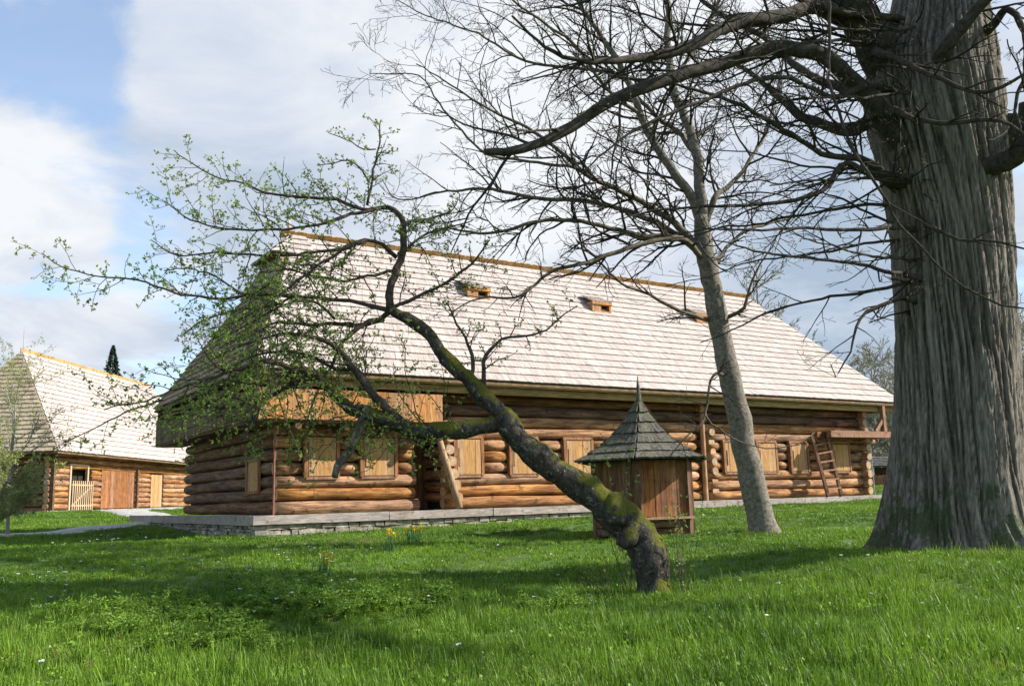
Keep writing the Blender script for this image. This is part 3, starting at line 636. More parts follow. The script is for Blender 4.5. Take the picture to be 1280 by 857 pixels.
LIMBS=[ # thick mossy branch
 ([(640,528,10.5,15),(618,530,10.4,15),(598,534,10.35,14),(570,538,10.3,16),(545,537,10.3,14),(515,532,10.3,12),(485,525,10.3,12),(455,518,10.3,11),(436,508,10.3,10),(418,490,10.25,9),(395,471,10.2,8.5),(372,463,10.15,7.5),(350,474,10.1,6.5),(332,500,10.0,5),(318,525,9.95,4),(300,550,9.9,3)],3,(.7,1.7)),
 ([(487,385,10.7,7.5),(486,362,10.75,6.5),(493,340,10.8,6.5),(499,310,10.85,6),(500,285,10.9,5.5),(492,265,10.95,4.8),(479,258,11,4.3),(457,259,11,3.5),(419,250,11.1,3),(369,245,11.2,2.5),(328,239,11.2,2),(300,226,11.3,1.6),(268,215,11.3,1.3),(237,198,11.4,1.1),(218,188,11.4,.8)],3.0,(.35,.8)),
 ([(460,258,11,2.5),(462,237,11,2.2),(465,215,11.05,2),(473,187,11.1,1.7),(475,165,11.1,1.3),(476,150,11.1,.9)],3.5,(.2,.5)),
 ([(470,190,11.1,1.4),(455,189,11,1.2),(440,182,11,1),(425,172,11,.9),(410,166,10.9,.7)],4,(.1,.2)),
 ([(463,228,11,1.6),(455,212,10.9,1.4),(438,201,10.8,1.2),(418,205,10.8,1),(397,207,10.7,.8)],4,(.1,.25)),
 ([(478,259,11,3.2),(448,266,10.8,3),(407,278,10.6,2.6),(382,284,10.5,2.4),(337,286,10.3,2.1),(287,281,10.2,1.8),(243,273,10.1,1.4),(222,262,10,1.1),(205,251,10,.8)],3.2,(.35,.9)),
 ([(495,322,10.8,4),(479,306,10.7,3.6),(457,299,10.6,3.2),(426,310,10.5,3),(382,316,10.4,2.5),(337,316,10.3,2.2),(275,313,10.2,1.8),(227,319,10.1,1.3),(205,312,10.1,1),(189,300,10,.8)],3.2,(.4,1.0)),
 ([(457,299,10.6,3),(430,312,10.3,2.8),(407,325,10.1,2.6),(369,354,9.9,2.2),(337,379,9.7,1.8),(300,400,9.6,1.4),(262,412,9.5,1)],3.5,(.4,.9)),
 ([(487,387,10.7,5),(467,382,10.6,4),(438,373,10.4,3.4),(382,368,10.2,3),(306,368,10,2.5),(260,370,9.9,2.3),(216,365,9.8,2),(172,350,9.7,1.6),(127,343,9.7,1.3),(78,333,9.6,1),(52,316,9.6,.7)],2.6,(.3,.8)),
 ([(486,386,10.7,4),(520,374,10.9,3.2),(558,355,11.1,2.6),(590,330,11.2,2),(612,300,11.3,1.4)],3,(.3,.7)),
 ([(499,290,10.9,3),(510,277,11,2.6),(527,276,11.1,2.3),(549,272,11.2,1.8),(565,262,11.2,1.2),(572,250,11.2,.8)],3.5,(.2,.5)),
 ([(499,318,10.9,3),(510,310,11.1,2.4),(536,291,11.3,2),(558,281,11.5,1.6),(590,276,11.6,1)],3.5,(.25,.55)),
 ([(607,492,10.5,4.5),(606,470,10.5,4),(609,444,10.55,3.4),(629,424,10.6,2.4),(660,419,10.6,2),(686,411,10.7,1.5),(722,382,10.8,.9)],2.5,(.2,.5)),
 ([(588,470,10.5,4),(590,450,10.6,3.4),(584,428,10.7,2.8),(572,405,10.8,2),(560,380,10.9,1.2)],3,(.25,.6)),
 ([(504,528,10.3,8),(485,512,10.3,7.5),(471,498,10.3,7),(455,477,10.3,6.5),(441,459,10.3,6),(424,440,10.2,5),(400,425,10.1,4),(370,418,10,3.2),(335,420,9.9,2.5),(300,432,9.8,1.8),(262,450,9.7,1.2)],3.5,(.5,1.2)),
 ([(400,473,10.2,5),(375,478,10.3,4.5),(350,492,10.4,4),(320,505,10.5,3.2),(285,512,10.6,2.4),(250,510,10.7,1.7),(215,516,10.8,1.1)],3.6,(.4,1.1)),
 ([(372,463,10.15,5),(345,455,10,4),(310,458,9.8,3.3),(270,468,9.7,2.6),(225,482,9.6,2),(180,500,9.5,1.4),(130,512,9.4,1)],3,(.4,.9)),
 ([(480,400,10.7,4),(462,402,10.6,4.6),(440,415,10.5,4),(425,440,10.4,3.3),(410,470,10.3,2.6),(395,500,10.2,1.9),(380,535,10.1,1.2)],3,(.3,.9)),
 ([(487,388,10.7,5),(470,400,10.8,4.4),(450,405,10.9,4),(420,400,11,3.2),(385,405,11,2.6),(350,400,11.1,2),(318,412,11.2,1.5),(280,430,11.3,1)],3.6,(.4,1.0)),
 ([(441,459,10.3,4),(420,462,10.5,3.5),(390,445,10.7,3),(355,440,10.9,2.4),(320,448,11,1.9),(285,462,11.1,1.5),(245,490,11.2,1)],3.4,(.4,1.0)),
 ([(372,370,10.2,2),(340,385,10.5,1.8),(300,388,10.7,1.5),(260,398,10.8,1.2),(225,420,10.9,.9)],3.2,(.3,.7)),
 ([(306,368,10,1.8),(270,345,10.2,1.5),(235,335,10.4,1.2),(205,338,10.5,.9)],3.4,(.25,.6)),
 ([(207,500,9.6,1.6),(170,510,9.5,1.4),(130,530,9.4,1.1),(85,552,9.3,.8),(50,575,9.3,.6)],3,(.2,.5)),
 ([(492,340,10.8,3),(470,345,10.6,2.6),(440,350,10.4,2.2),(405,345,10.3,1.8),(365,335,10.2,1.4),(325,340,10.1,1)],3.2,(.3,.8)),
 ([(420,400,11,2.5),(400,380,10.9,2.2),(370,375,10.8,1.9),(335,390,10.7,1.5),(295,415,10.6,1.1)],3.2,(.3,.8)),
]
ACFG=dict(n=[6.5,6.0,0][:3],seg=[.10,.07,.05],wand=[.20,.26,.25],trop=[.01,.02,.03],ang=(35,80),lr=(.3,.6),flat=.85,rmin=.0024,up0=.05)
for T,dn,Lr in LIMBS:
    P,rr=trace(T,.09,.03,.74); lm=MB(); rr=rr*np.array(1.0)
    lm.tube(P,rr*(1+rng.uniform(-.06,.06,len(rr))),14 if rr[0]>.05 else 7,0,True,wob=.04)
    tw=MB(); tips=[]; children_on(tw,P,rr,ACFG,dn*3.3,Lr,tips,.14,.008); tips2=tips+[(P[int(len(P)*.45):],1)]
    lo=mkpart(lm,'limb',MT['apple'] if rr[0]>.07 else MT['appletwig'],apple,ab)
    lv=MB(); rosettes(lv,tips2,8.5,(.019,.040),(3,7)); 
    mkpart(tw,'twigs',MT['appletwig'],lo,ab); mkpart(lv,'foliage',MT['leaf'],lo,ab)
for T in ([(455,515,10.3,6),(447,535,10.25,7),(438,560,10.2,7),(425,578,10.15,6.5),(418,596,10.1,5.5)],[(445,508,10.2,4.5),(458,506,10.15,4.6),(462,512,10.15,4),(452,522,10.15,4.5),(444,540,10.15,4),(438,560,10.1,3.3)]):
    P,rr=trace(T,.05,.02,.72); lm=MB(); lm.tube(P,rr,12,0,True,wob=.09); mkpart(lm,'broken_limb',MT['appledead'],apple,ab)

# --- slender grey tree
tb=at(957,670,16); tb[2]=float(gz(tb[0],tb[1]))
t2=empty('slender_tree',tb,0,label='slender leaning grey barked bare tree between the hut and the huge trunk',cat='tree')
mb=MB(); P,rr=trace([(962,690,16,27),(958,668,16,24),(952,650,16,20),(938,595,16,18.5),(925,540,16,17.5),(913,480,16,16.5),(903,430,16,15.5),(895,385,16,15),(885,340,16,14.5),(880,300,16,14),(877,270,16,11)],.12,.03,.83); mb.tube(P,rr*(1+.02*np.sin(np.arange(len(P))*.8)),24,0,True,wob=.02)
mkpart(mb,'trunk',MT['ash'],t2,tb)
SL=[
 ([(878,275,16,10),(871,258,16,9),(838,207,15.9,8),(804,146,15.8,7),(782,95,15.7,6),(754,45,15.5,5),(725,0,15.3,4),(700,-60,15.2,3),(680,-130,15,2)],2.2,(1,2.4)),
 ([(878,275,16,11),(874,240,16,10),(866,190,16,9),(849,140,16.1,8),(832,106,16.2,7.5),(828,60,16.3,6.5),(826,0,16.4,5.5),(815,-80,16.6,4),(810,-160,16.8,2.5)],2.2,(1,2.4)),
 ([(880,290,16,7),(888,262,16,6),(895,248,16,5.5),(908,240,16.2,4.5),(935,210,16.5,3.6),(960,160,17,3),(975,100,17.4,2.2),(985,30,17.8,1.5)],2.2,(.8,2)),
 ([(880,316,16,8),(871,310,16,7),(850,285,15.9,6.5),(832,269,15.8,6),(787,241,15.5,5),(742,218,15.2,4.2),(709,190,15,3.6),(670,165,14.7,3),(620,140,14.5,2.4),(570,115,14.3,1.7),(520,80,14.2,1)],2.4,(.7,1.9)),
 ([(878,310,16,8),(862,303,16,7),(840,288,16.1,6),(804,269,16.3,5),(731,252,16.7,4.2),(664,246,17,3.5),(608,235,17.2,2.8),(560,238,17.4,2),(500,250,17.6,1.2),(478,225,17.7,.8)],2.4,(.6,1.8)),
 ([(876,316,16,7),(854,300,15.9,6),(825,293,15.7,5),(798,291,15.5,4.5),(720,272,15,3.8),(664,274,14.7,3.2),(608,291,14.4,2.5),(560,285,14.2,1.8),(520,300,14,1)],2.4,(.6,1.7)),
 ([(882,330,16,6),(871,314,15.8,5.5),(850,300,15.5,5),(804,305,15.1,4.5),(742,325,14.6,3.8),(686,342,14.2,3),(642,370,13.9,2.2),(600,372,13.6,1.5),(560,395,13.4,.9)],2.4,(.5,1.4)),
 ([(866,190,16,5),(845,165,16.2,4.5),(800,130,16.4,4),(776,95,16.5,3.6),(709,84,16.8,3),(653,78,17,2.5),(597,42,17.2,1.9),(545,25,17.4,1.4),(496,0,17.5,.9)],2.3,(.8,1.9)),
 ([(742,218,15.2,3.5),(700,210,15,3),(650,205,14.9,2.6),(602,190,14.8,2.2),(552,134,14.7,1.7),(524,101,14.6,1.3),(462,92,14.5,.8)],2.3,(.6,1.7)),
 ([(804,146,15.8,4),(770,120,15.4,3.6),(720,60,15,3),(680,30,14.7,2.6),(640,0,14.5,2),(600,-40,14.3,1.4)],2.2,(.8,1.9)),
 ([(832,106,16.2,4),(860,70,16.6,3.5),(890,20,17,3),(910,-40,17.4,2.3),(920,-100,17.8,1.5)],2.2,(.8,1.9)),
 ([(894,400,16,4.5),(880,398,15.8,4),(850,385,15.5,3.4),(815,368,15.2,2.8),(780,355,14.9,2.2),(745,320,14.7,1.6),(720,300,14.5,1)],2,(.3,.9)),
 ([(896,402,16,4.5),(912,395,15.9,4),(930,384,15.8,3.2),(938,360,15.8,2.4),(950,330,15.8,1.6),(970,300,15.8,1)],2.3,(.3,.9)),
 ([(908,470,15.9,3.5),(893,467,15.6,2.6),(884,482,15.4,2.2),(881,505,15.3,2),(872,530,15.2,1.6),(850,552,15.1,1.1),(838,570,15.1,.7)],3.5,(.3,.8)),
 ([(881,508,15.3,1.8),(890,530,15.2,1.6),(925,550,15.2,1.3),(960,556,15.2,1.1),(995,555,15.2,1),(1018,540,15.3,.7)],2,(.2,.6)),
 ([(884,340,16,4),(905,310,16.3,3.4),(930,290,16.6,2.8),(960,282,17,2.2),(1000,270,17.4,1.5)],2.2,(.4,1.2)),
]
SCFG=dict(n=[3.0,3.4,3.2],seg=[.13,.09,.075,.07],wand=[.15,.2,.24,.24],trop=[.02,.025,.03,.03],ang=(28,65),lr=(.38,.68),flat=.8,rmin=.0034,up0=.1)
SCFG['n']=[4.2,6.0,5.0,0]
for T,dn,Lr in SL:
    P,rr=trace(T,.14,.035,.78); lm=MB(); lm.tube(P,rr*.92,12 if rr[0]>.06 else 7,0,True,wob=.03)
    tw=MB(); tips=[]; children_on(tw,P,rr,dict(SCFG,n=SCFG['n'][:3]+[0]),dn*1.7,tuple(q*1.1 for q in Lr),tips,.08,.026)
    lo=mkpart(lm,'limb',MT['ash'] if rr[0]>.095 else MT['ashlimb'],t2,tb); mkpart(tw,'twigs',MT['twig'],lo,tb)

# --- huge old tree at the right
BC=at(1195,690,12.1); bx,by=BC[0],BC[1]; bz=float(gz(bx,by))
big=empty('ancient_tree',(bx,by,bz),0,label='huge old tree with deeply ridged grey trunk and wide flared roots at right edge',cat='tree')
prof=[(1197,712,96),(1196,694,90),(1194,672,84),(1192,650,80),(1192,620,79),(1193,580,76.5),(1194,520,74.5),(1194,460,73),(1192,400,72),(1189,340,72),(1186,290,72),(1180,240,74),(1172,190,78),(1164,140,82),(1160,90,80),(1168,40,66),(1172,0,60),(1176,-60,54),(1180,-130,46),(1184,-220,38)]
PP=np.array([[*at(x,y,12.1),r*12.1/FPX] for x,y,r in prof]); Q=cat(PP,.04); na=340; V=[]; RG=[]
a=np.linspace(0,2*np.pi,na,endpoint=False)
for i,q in enumerate(Q):
    z=q[2]; hg=z-bz; fl=math.exp(-max(hg,-.3)/.42)
    tw_=.10*hg
    for j,aa in enumerate(a):
        ca,sa=math.cos(aa+tw_),math.sin(aa+tw_)
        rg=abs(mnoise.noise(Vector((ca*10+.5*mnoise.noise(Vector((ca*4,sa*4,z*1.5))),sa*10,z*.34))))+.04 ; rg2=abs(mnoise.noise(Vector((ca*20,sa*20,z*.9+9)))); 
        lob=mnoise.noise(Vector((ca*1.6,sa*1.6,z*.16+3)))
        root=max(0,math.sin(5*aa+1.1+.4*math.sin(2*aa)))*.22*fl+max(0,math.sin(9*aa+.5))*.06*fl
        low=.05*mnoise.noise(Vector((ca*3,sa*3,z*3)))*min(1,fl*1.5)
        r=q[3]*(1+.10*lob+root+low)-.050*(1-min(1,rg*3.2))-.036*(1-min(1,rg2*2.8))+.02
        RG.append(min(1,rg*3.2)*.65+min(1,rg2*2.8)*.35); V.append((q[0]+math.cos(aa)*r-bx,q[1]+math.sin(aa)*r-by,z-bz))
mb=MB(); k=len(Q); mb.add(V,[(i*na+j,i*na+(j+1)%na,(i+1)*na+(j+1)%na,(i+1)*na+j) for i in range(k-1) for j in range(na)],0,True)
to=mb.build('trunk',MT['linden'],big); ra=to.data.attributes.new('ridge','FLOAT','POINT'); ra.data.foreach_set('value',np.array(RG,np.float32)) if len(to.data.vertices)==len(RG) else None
bb=np.array([bx,by,bz])
BL_=[
 ([(1150,170,12.1,42),(1125,110,12.0,38),(1095,60,11.9,34),(1065,15,11.8,31),(1035,-30,11.6,27),(1000,-90,11.4,22),(960,-170,11.2,16)],1.0,(1.2,3)),
 ([(1140,190,11.9,24),(1110,160,11.7,20),(1090,128,11.5,17),(1056,92,11.3,15),(1022,66,11.1,13.5),(972,58,10.9,12.5),(916,70,10.7,12),(866,84,10.5,11.5),(798,109,10.2,11),(742,140,10,10),(681,176,9.8,8.5),(640,188,9.7,7.5),(605,190,9.6,5.5)],1.6,(.8,2.0)),
 ([(1080,30,11.7,17),(1022,4,11.3,14),(972,15,10.9,12.5),(905,25,10.5,11.5),(871,42,10.2,10.5),(826,62,9.9,9),(776,73,9.6,6.5),(731,78,9.4,4.5),(680,60,9.2,3),(640,20,9,2)],1.8,(.7,1.9)),
 ([(1135,175,12.2,18),(1092,153,12.4,13),(1060,166,12.6,10),(1034,162,12.8,9),(994,143,13,7.5),(966,120,13.3,5.5),(940,95,13.6,4),(900,70,14,2.6)],2,(.6,1.5)),
 ([(1130,240,12,12),(1084,199,11.6,7),(1060,195,11.4,5.5),(1028,190,11.2,4.5),(978,162,11,4),(933,134,10.8,3.4),(877,112,10.6,2.8),(820,100,10.4,2),(760,95,10.2,1.3)],2,(.5,1.4)),
 ([(1110,230,11.7,7),(1062,207,11.4,5),(1045,225,11.3,4.4),(1028,241,11.2,4),(972,255,11,3.4),(888,260,10.7,2.5),(820,262,10.5,1.6),(770,275,10.3,1)],2,(.4,1.2)),
 ([(1130,285,11.6,6),(1106,288,11.2,3.8),(1050,290,10.8,3),(1000,290,10.5,2.6),(940,291,10.2,2),(888,291,10,1.4),(830,296,9.8,.9)],1.8,(.3,.9)),
 ([(1150,350,11.7,6),(1120,342,11.3,3.8),(1085,335,11,3.2),(1045,330,10.8,2.8),(978,322,10.4,2.2),(930,312,10.2,1.6),(890,300,10,1)],1.8,(.3,.9)),
 ([(1140,378,11.7,5),(1118,375,11.4,3.4),(1084,386,11.2,2.8),(1073,408,11.1,2.2),(1065,440,11,1.5),(1045,470,11,1),(1038,455,11,.7)],2.2,(.3,.8)),
 ([(1035,-40,9.3,3),(1038,30,9.2,2.8),(1040,85,9.2,2.8),(1052,140,9.2,2.7),(1075,187,9.2,2.6),(1105,237,9.2,2.5),(1150,300,9.2,2.3),(1195,351,9.2,2.1),(1240,373,9.2,1.8),(1285,386,9.2,1.5)],1.4,(.2,.7)),
 ([(1215,215,11.6,18),(1258,200,11.2,17),(1285,178,10.9,16),(1330,140,10.6,13),(1400,80,10.3,9),(1480,0,10,6)],1.5,(.6,1.8)),
 ([(1170,80,11.4,14),(1215,20,10.9,10),(1270,-30,10.5,8),(1340,-90,10,5)],1.5,(.6,1.8)),
 ([(1120,140,11.3,7),(1150,155,10.8,4.5),(1195,160,10.4,4),(1240,155,10.1,3.5),(1275,165,9.9,3),(1310,200,9.7,2)],1.8,(.3,.9)),
 ([(1100,60,11.3,8),(1130,70,10.7,5),(1170,90,10.3,4.5),(1215,110,10,3.8),(1250,105,9.8,3.2),(1300,80,9.6,2.2)],1.8,(.3,.9)),
 ([(1160,280,11.4,4),(1200,300,11,2.6),(1240,300,10.8,2.2),(1285,312,10.6,1.5)],2,(.2,.6)),
 ([(1235,40,11.4,8),(1255,10,11,6),(1275,40,10.8,5),(1278,90,10.7,4),(1268,130,10.6,3),(1275,170,10.5,2)],2,(.2,.6)),
 ([(1085,110,11.5,6),(1040,120,11,4.5),(985,95,10.6,4),(930,100,10.3,3.5),(870,130,10,3),(800,165,9.8,2.2),(740,205,9.6,1.4),(705,250,9.5,.9)],2,(.4,1.2)),
 ([(1030,10,11.2,6),(985,-10,11,5),(930,-30,10.9,4),(850,-20,10.8,3.3),(780,-5,10.7,2.6),(720,10,10.6,1.8),(660,15,10.5,1)],2,(.4,1.4)),
 ([(1140,160,12.6,12),(1080,120,13.5,9),(1020,100,14.2,7),(960,50,15,5.5),(890,10,15.7,4),(830,-50,16.2,2.5)],1.8,(.7,1.8)),
 ([(1175,40,13,16),(1100,-60,14.5,12),(1020,-180,16,8),(950,-300,17,4)],1.2,(1.2,3)),
 ([(1200,20,12.6,16),(1260,-120,13.5,12),(1340,-260,14.5,7)],1.2,(1.2,3)),
]
BCFG=dict(n=[3.6,4.5,4.0,0],seg=[.12,.09,.075,.07],wand=[.11,.17,.2,.2],trop=[.01,.02,.03,.03],ang=(25,60),lr=(.35,.65),flat=.75,rmin=.0026,up0=.0)
LW=[([(6.3,11.9,7.6,.26),(7.3,10.6,7.9,.22),(8.0,9.3,7.7,.17),(8.3,8.2,7.2,.12),(8.4,7.3,6.6,.08),(8.3,6.6,6.0,.04)],3.6,(1.0,2.4)),  # unseen limbs, added to cast shade on the left foreground lawn
    ([(6.3,12.0,5.2,.22),(7.6,11.4,5.9,.19),(8.8,10.4,6.2,.15),(9.7,9.3,6.1,.11),(10.3,8.2,5.7,.07),(10.6,7.2,5.2,.04)],3.6,(1.0,2.4)),
    ([(5.8,11.9,8.4,.22),(6.2,10.6,9.4,.19),(6.4,9.2,9.8,.15),(6.4,7.9,9.7,.10),(6.2,6.8,9.4,.05)],3.2,(1.0,2.4)),
    ([(6.3,11.9,8.6,.22),(7.8,11.2,9.6,.18),(9.4,10.2,10.0,.13),(10.8,9.0,9.9,.08),(11.8,7.8,9.6,.04)],3.2,(1.0,2.6))]
EX=[]
for i in range(17):
    y0=rng.uniform(-20,400); x=1128.; y=y0; Y=rng.uniform(11.2,12.2); T=[(1150,y0,12.0,3.2)]; n_=int(rng.integers(5,9)); sl=rng.uniform(-.45,.25); w_=rng.uniform(2.2,3.6); dY=rng.uniform(-.45,.35)
    for j in range(n_):
        T.append((x,y,Y,w_*(1-.85*j/n_))); st_=rng.uniform(28,52); x-=st_; y+=st_*sl; sl+=rng.normal(.03,.16); Y+=dY*rng.uniform(.4,1.2)
    EX.append((T,2.2,(.25,1.0)))
for T,dn,Lr in BL_+EX+LW:
    WQ=None
    if len(T[0])==4 and T[0][0]<20: WQ=cat(T,.13)
    if WQ is not None: T=[(1188,100,12,5)]*3
    T=[(1188,T[0][1]+25,12.15,T[0][3]*1.25)]+T if T[0][0]<1215 else [(1195,T[0][1]+25,12.15,T[0][3]*1.25)]+T
    if T[1][0]==1035 or T[1][1]<0: T=T[1:]
    P,rr=trace(T,.13,.03,.78) if WQ is None else (WQ[:,:3]+np.array([0,0,.3])+rng.normal(0,.02,(len(WQ),3)),WQ[:,3]); lm=MB(); lm.tube(P,rr*(1+rng.uniform(-.05,.05,len(rr))),16 if rr[0]>.1 else 8,0,True,wob=.03)
    tw=MB(); tips=[]; children_on(tw,P,rr,BCFG,dn*1.7,tuple(q*1.15 for q in Lr),tips,.2,.02)
    lo=mkpart(lm,'limb',MT['lindenlimb'],big,bb); mkpart(tw,'twigs',MT['twig'],lo,bb)
    bu=MB(); rosettes(bu,tips,.5,(.014,.024),(1,3),(1,2),.004); mkpart(bu,'buds',MT['bud'],lo,bb)

# --- young shoots near the apple base
def shoots(name, px,py,Y,h_px,n,label,leaf=MT['leaf'],dens=9,spread=.05,lean=0):
    b=at(px,py,Y); b[2]=float(gz(b[0],b[1])); H=h_px*Y/FPX
    e=empty(name,b,0,label=label,cat='sapling'); mb=MB(); tips=[]
    cfg=dict(n=[2.5,0],seg=[.08,.05],wand=[.05,.15],trop=[.05,.05],ang=(25,50),lr=(.15,.3),flat=1,rmin=.0025)
    for i in range(n): grow(mb,b+rng.normal(0,spread*.4,3)*np.array([1,1,0])-np.array([0,0,.02]),unit(np.array([rng.normal(lean,spread*2.5),rng.normal(0,spread*2),1])),H*rng.uniform(.65,1.05),.0055,0,cfg,tips)
    mkpart(mb,'stems',MT['appletwig'],e,b); l=MB(); rosettes(l,tips,dens,(.02,.04),(3,6),(0,1),.02); mkpart(l,'foliage',leaf,e,b)
shoots('sapling',788,712,10.7,200,3,'thin upright leafy shoot rising behind the crook of the apple trunk',dens=10)
shoots('sapling',852,728,10.4,115,5,'low leafy shoots just right of the apple trunk base',dens=9)
shoots('sapling',765,715,10.3,75,5,'sprawling leafy sprigs just left of the apple trunk base',dens=6,lean=-.5,spread=.15)

# --- distant and edge trees
def far_tree(px,Y,H,leafmat,label,seed,cat_='tree',name='bare_tree',spread=.33,leaf=1.0,group='trees beyond the yard',nb=26,pos=None,rm=None,rt=None,ld=(2.2,.05,.11)):
    b=at(px,600,Y); 
    if pos: b=np.array([*pos,0.])
    b[2]=float(gz(b[0],b[1])); e=empty(name,b,0,label=label,cat=cat_,group=group)
    mb=MB(); k=12; t=np.linspace(0,1,k); sw=rng.normal(0,.02*H,(k,2)).cumsum(0)*.25
    P=np.c_[b[0]+sw[:,0],b[1]+sw[:,1],b[2]-.1+t*H*.93]; rt=rt or H*.011; rr=rt*(1-.9*t); mb.tube(P,rr,7); mkpart(mb,'trunk',MT['fartwig'],e,b)
    rm_=rm or .0004*Y; cfg=dict(n=[1.6*12/H,2.6*12/H,0],seg=[H*.04,H*.03,H*.02],wand=[.12,.16,.2],trop=[.06,.05,.05],ang=(25,55),lr=(.35,.6),flat=1,rmin=rm_)
    mb=MB(); tips=[]
    for i in range(nb):
        tt=rng.uniform(.25,.97); j=int(tt*(k-1)); d=unit(np.array([rng.normal(),rng.normal(),rng.uniform(.3,1.1)]))
        grow(mb,P[j],d,H*spread*(1.15-tt)*rng.uniform(.7,1.2)+.4,max(rr[j]*.5,rm_),0,cfg,tips)
    mkpart(mb,'crown',MT['fartwig'],e,b)
    if leaf: 
        l=MB(); rosettes(l,tips,ld[0]*leaf,(ld[1],ld[2]),(2,4),(0,1),.2*H/12); mkpart(l,'foliage',leafmat,e,b)
    return e
far_tree(12,24,5.9,MT['leafy'],'small tree with sparse yellow green leaves at the left edge before the barn',1,nb=26,group='small trees by the left barn',name='young_tree',rm=.0035,rt=.05,spread=.36,ld=(14,.035,.06))
far_tree(-6,22,2.2,MT['leafy'],'low leafy bush at the left edge below the young tree',1,nb=34,group='small trees by the left barn',name='leafy_bush',cat_='bush',rm=.0035,rt=.02,spread=.6,ld=(40,.035,.06))
protos=[far_tree(962,62,18.5,MT['forest'],'bare grey green treetop rising behind the right end of the long roof',2,leaf=.8,nb=60),
        far_tree(1102,78,13.5,MT['forest'],'pale birch like tree behind the little shed in the far woodland',3,leaf=3.0,nb=50),
        far_tree(1128,70,10,MT['forest'],'leafy far woodland tree just left of the huge trunk',4,leaf=4,nb=50)]
def copy_tree(src, loc, rz, s, label):
    c=src.copy(); COL.objects.link(c); c.location=loc; c.rotation_euler=(0,0,rz); c.scale=(s,s,s); c['label']=label; c['group']='trees beyond the yard'
    for ch in src.children:
        q=ch.copy(); COL.objects.link(q); q.parent=c
    return c
def bname(o,n): o.name=n
for i,(px,Y,pi,s) in enumerate([(985,70,0,.85),(1010,75,1,.7),(1075,85,1,1.0),(1090,72,2,.9),(1115,82,0,.8),(1140,88,1,1.1),(1085,92,2,1.15),(1152,75,2,1.2),(1062,96,1,.9),(1275,70,2,1.2),(1295,78,1,1.2),(1310,66,2,1.3),(1122,95,2,1.3),(1100,100,1,1.3),(1262,90,0,1.2),(1340,80,1,1.2),(1068,78,2,.8)]):
    b=at(px,600,Y)
    copy_tree(protos[pi],(b[0],b[1],float(gz(b[0],b[1]))),i*1.3,s,'woodland tree far behind the huge trunk and the end of the long building')
# dense woodland undergrowth
mb=MB()
for i in range(30000):
    x=rng.uniform(15,75); y=rng.uniform(80,112)+.2*x; h=abs(rng.normal(0,1))*2.0+.05; d=unit(rng.normal(0,1,3)); leafquad(mb,np.array([x,y,1.0+h*(1+.35*math.sin(x*.6))]),d,rng.uniform(.2,.5),.3)
tag(mb.build('woodland_undergrowth',MT['forest']),'low green undergrowth below the far woodland','undergrowth',kind='stuff')
# spruce behind left barn
sp=at(134,600,82); sp[2]=float(gz(sp[0],sp[1])); H=(633-430)*82/FPX+.3
e=empty('spruce_tree',sp,0,label='dark pointed spruce top poking above the ridge of the small barn',cat='tree')
mb=MB(); mb.tube([sp,sp+[0,0,H*.98]],[.2,.02],7); mkpart(mb,'trunk',MT['fartwig'],e,sp); mb=MB()
for i in range(5000):
    t=rng.random()**.8; z=H*(.1+.9*t); rad=((1-t)*3.0)*rng.uniform(.5,1.15)+.02; aa=rng.uniform(0,6.28); q=rng.random()**.5*rad
    d=unit(np.array([math.cos(aa),math.sin(aa),-.25+rng.normal(0,.2)])); leafquad(mb,sp+np.array([math.cos(aa)*q,math.sin(aa)*q,z]),d,.12+.6*(1-t)**.7,.10+.2*(1-t))
mkpart(mb,'crown',MT['spruce'],e,sp)
# far outbuilding and fence
ob=at(1108,612,58); ob[2]=float(gz(ob[0],ob[1])); o=empty('small_shed',ob,R(-12),label='tiny far shed with dark roof and whitewashed corner walls beyond the lawn',cat='shed')
mb=MB(); mb.box((-.85,0,.75),(.3,1.2,1.5)); mb.box((.85,0,.75),(.22,1.2,1.5)); mb.build('wall',MT['whitewash'],o)
mb=MB(); mb.box((0,.5,.7),(1.4,.1,1.4)); mb.build('back_wall',MT['logdark'],o)
mb=MB(); shingles(mb,(-1.3,-.9,1.45),(1.3,-.9,1.45),(-.9,0,2.05),(.9,0,2.05),6,.15); shingles(mb,(1.3,.9,1.45),(-1.3,.9,1.45),(.9,0,2.05),(-.9,0,2.05),6,.15)
mb.add([(-1.3,-.9,1.43),(1.3,-.9,1.43),(.9,0,2.03),(-.9,0,2.03),(1.3,.9,1.43),(-1.3,.9,1.43)],[(0,1,2,3),(2,4,5,3),(0,3,5),(1,4,2)]); mb.build('roof',MT['greyroof'],o)
fb=at(1092,612,50); fb[2]=float(gz(fb[0],fb[1])); mb=MB()
for i in range(22): mb.box((-1.0+i*.1,0,.33),(.08,.03,.66+rng.uniform(-.05,.05)),jit=.008)
mb.box((0,.04,.2),(2.2,.04,.08)); mb.box((0,.04,.5),(2.2,.04,.08))
tag(mb.build('picket_fence',MT['frame'],None,fb),'short low brown plank fence on the lawn beyond the right end','fence')

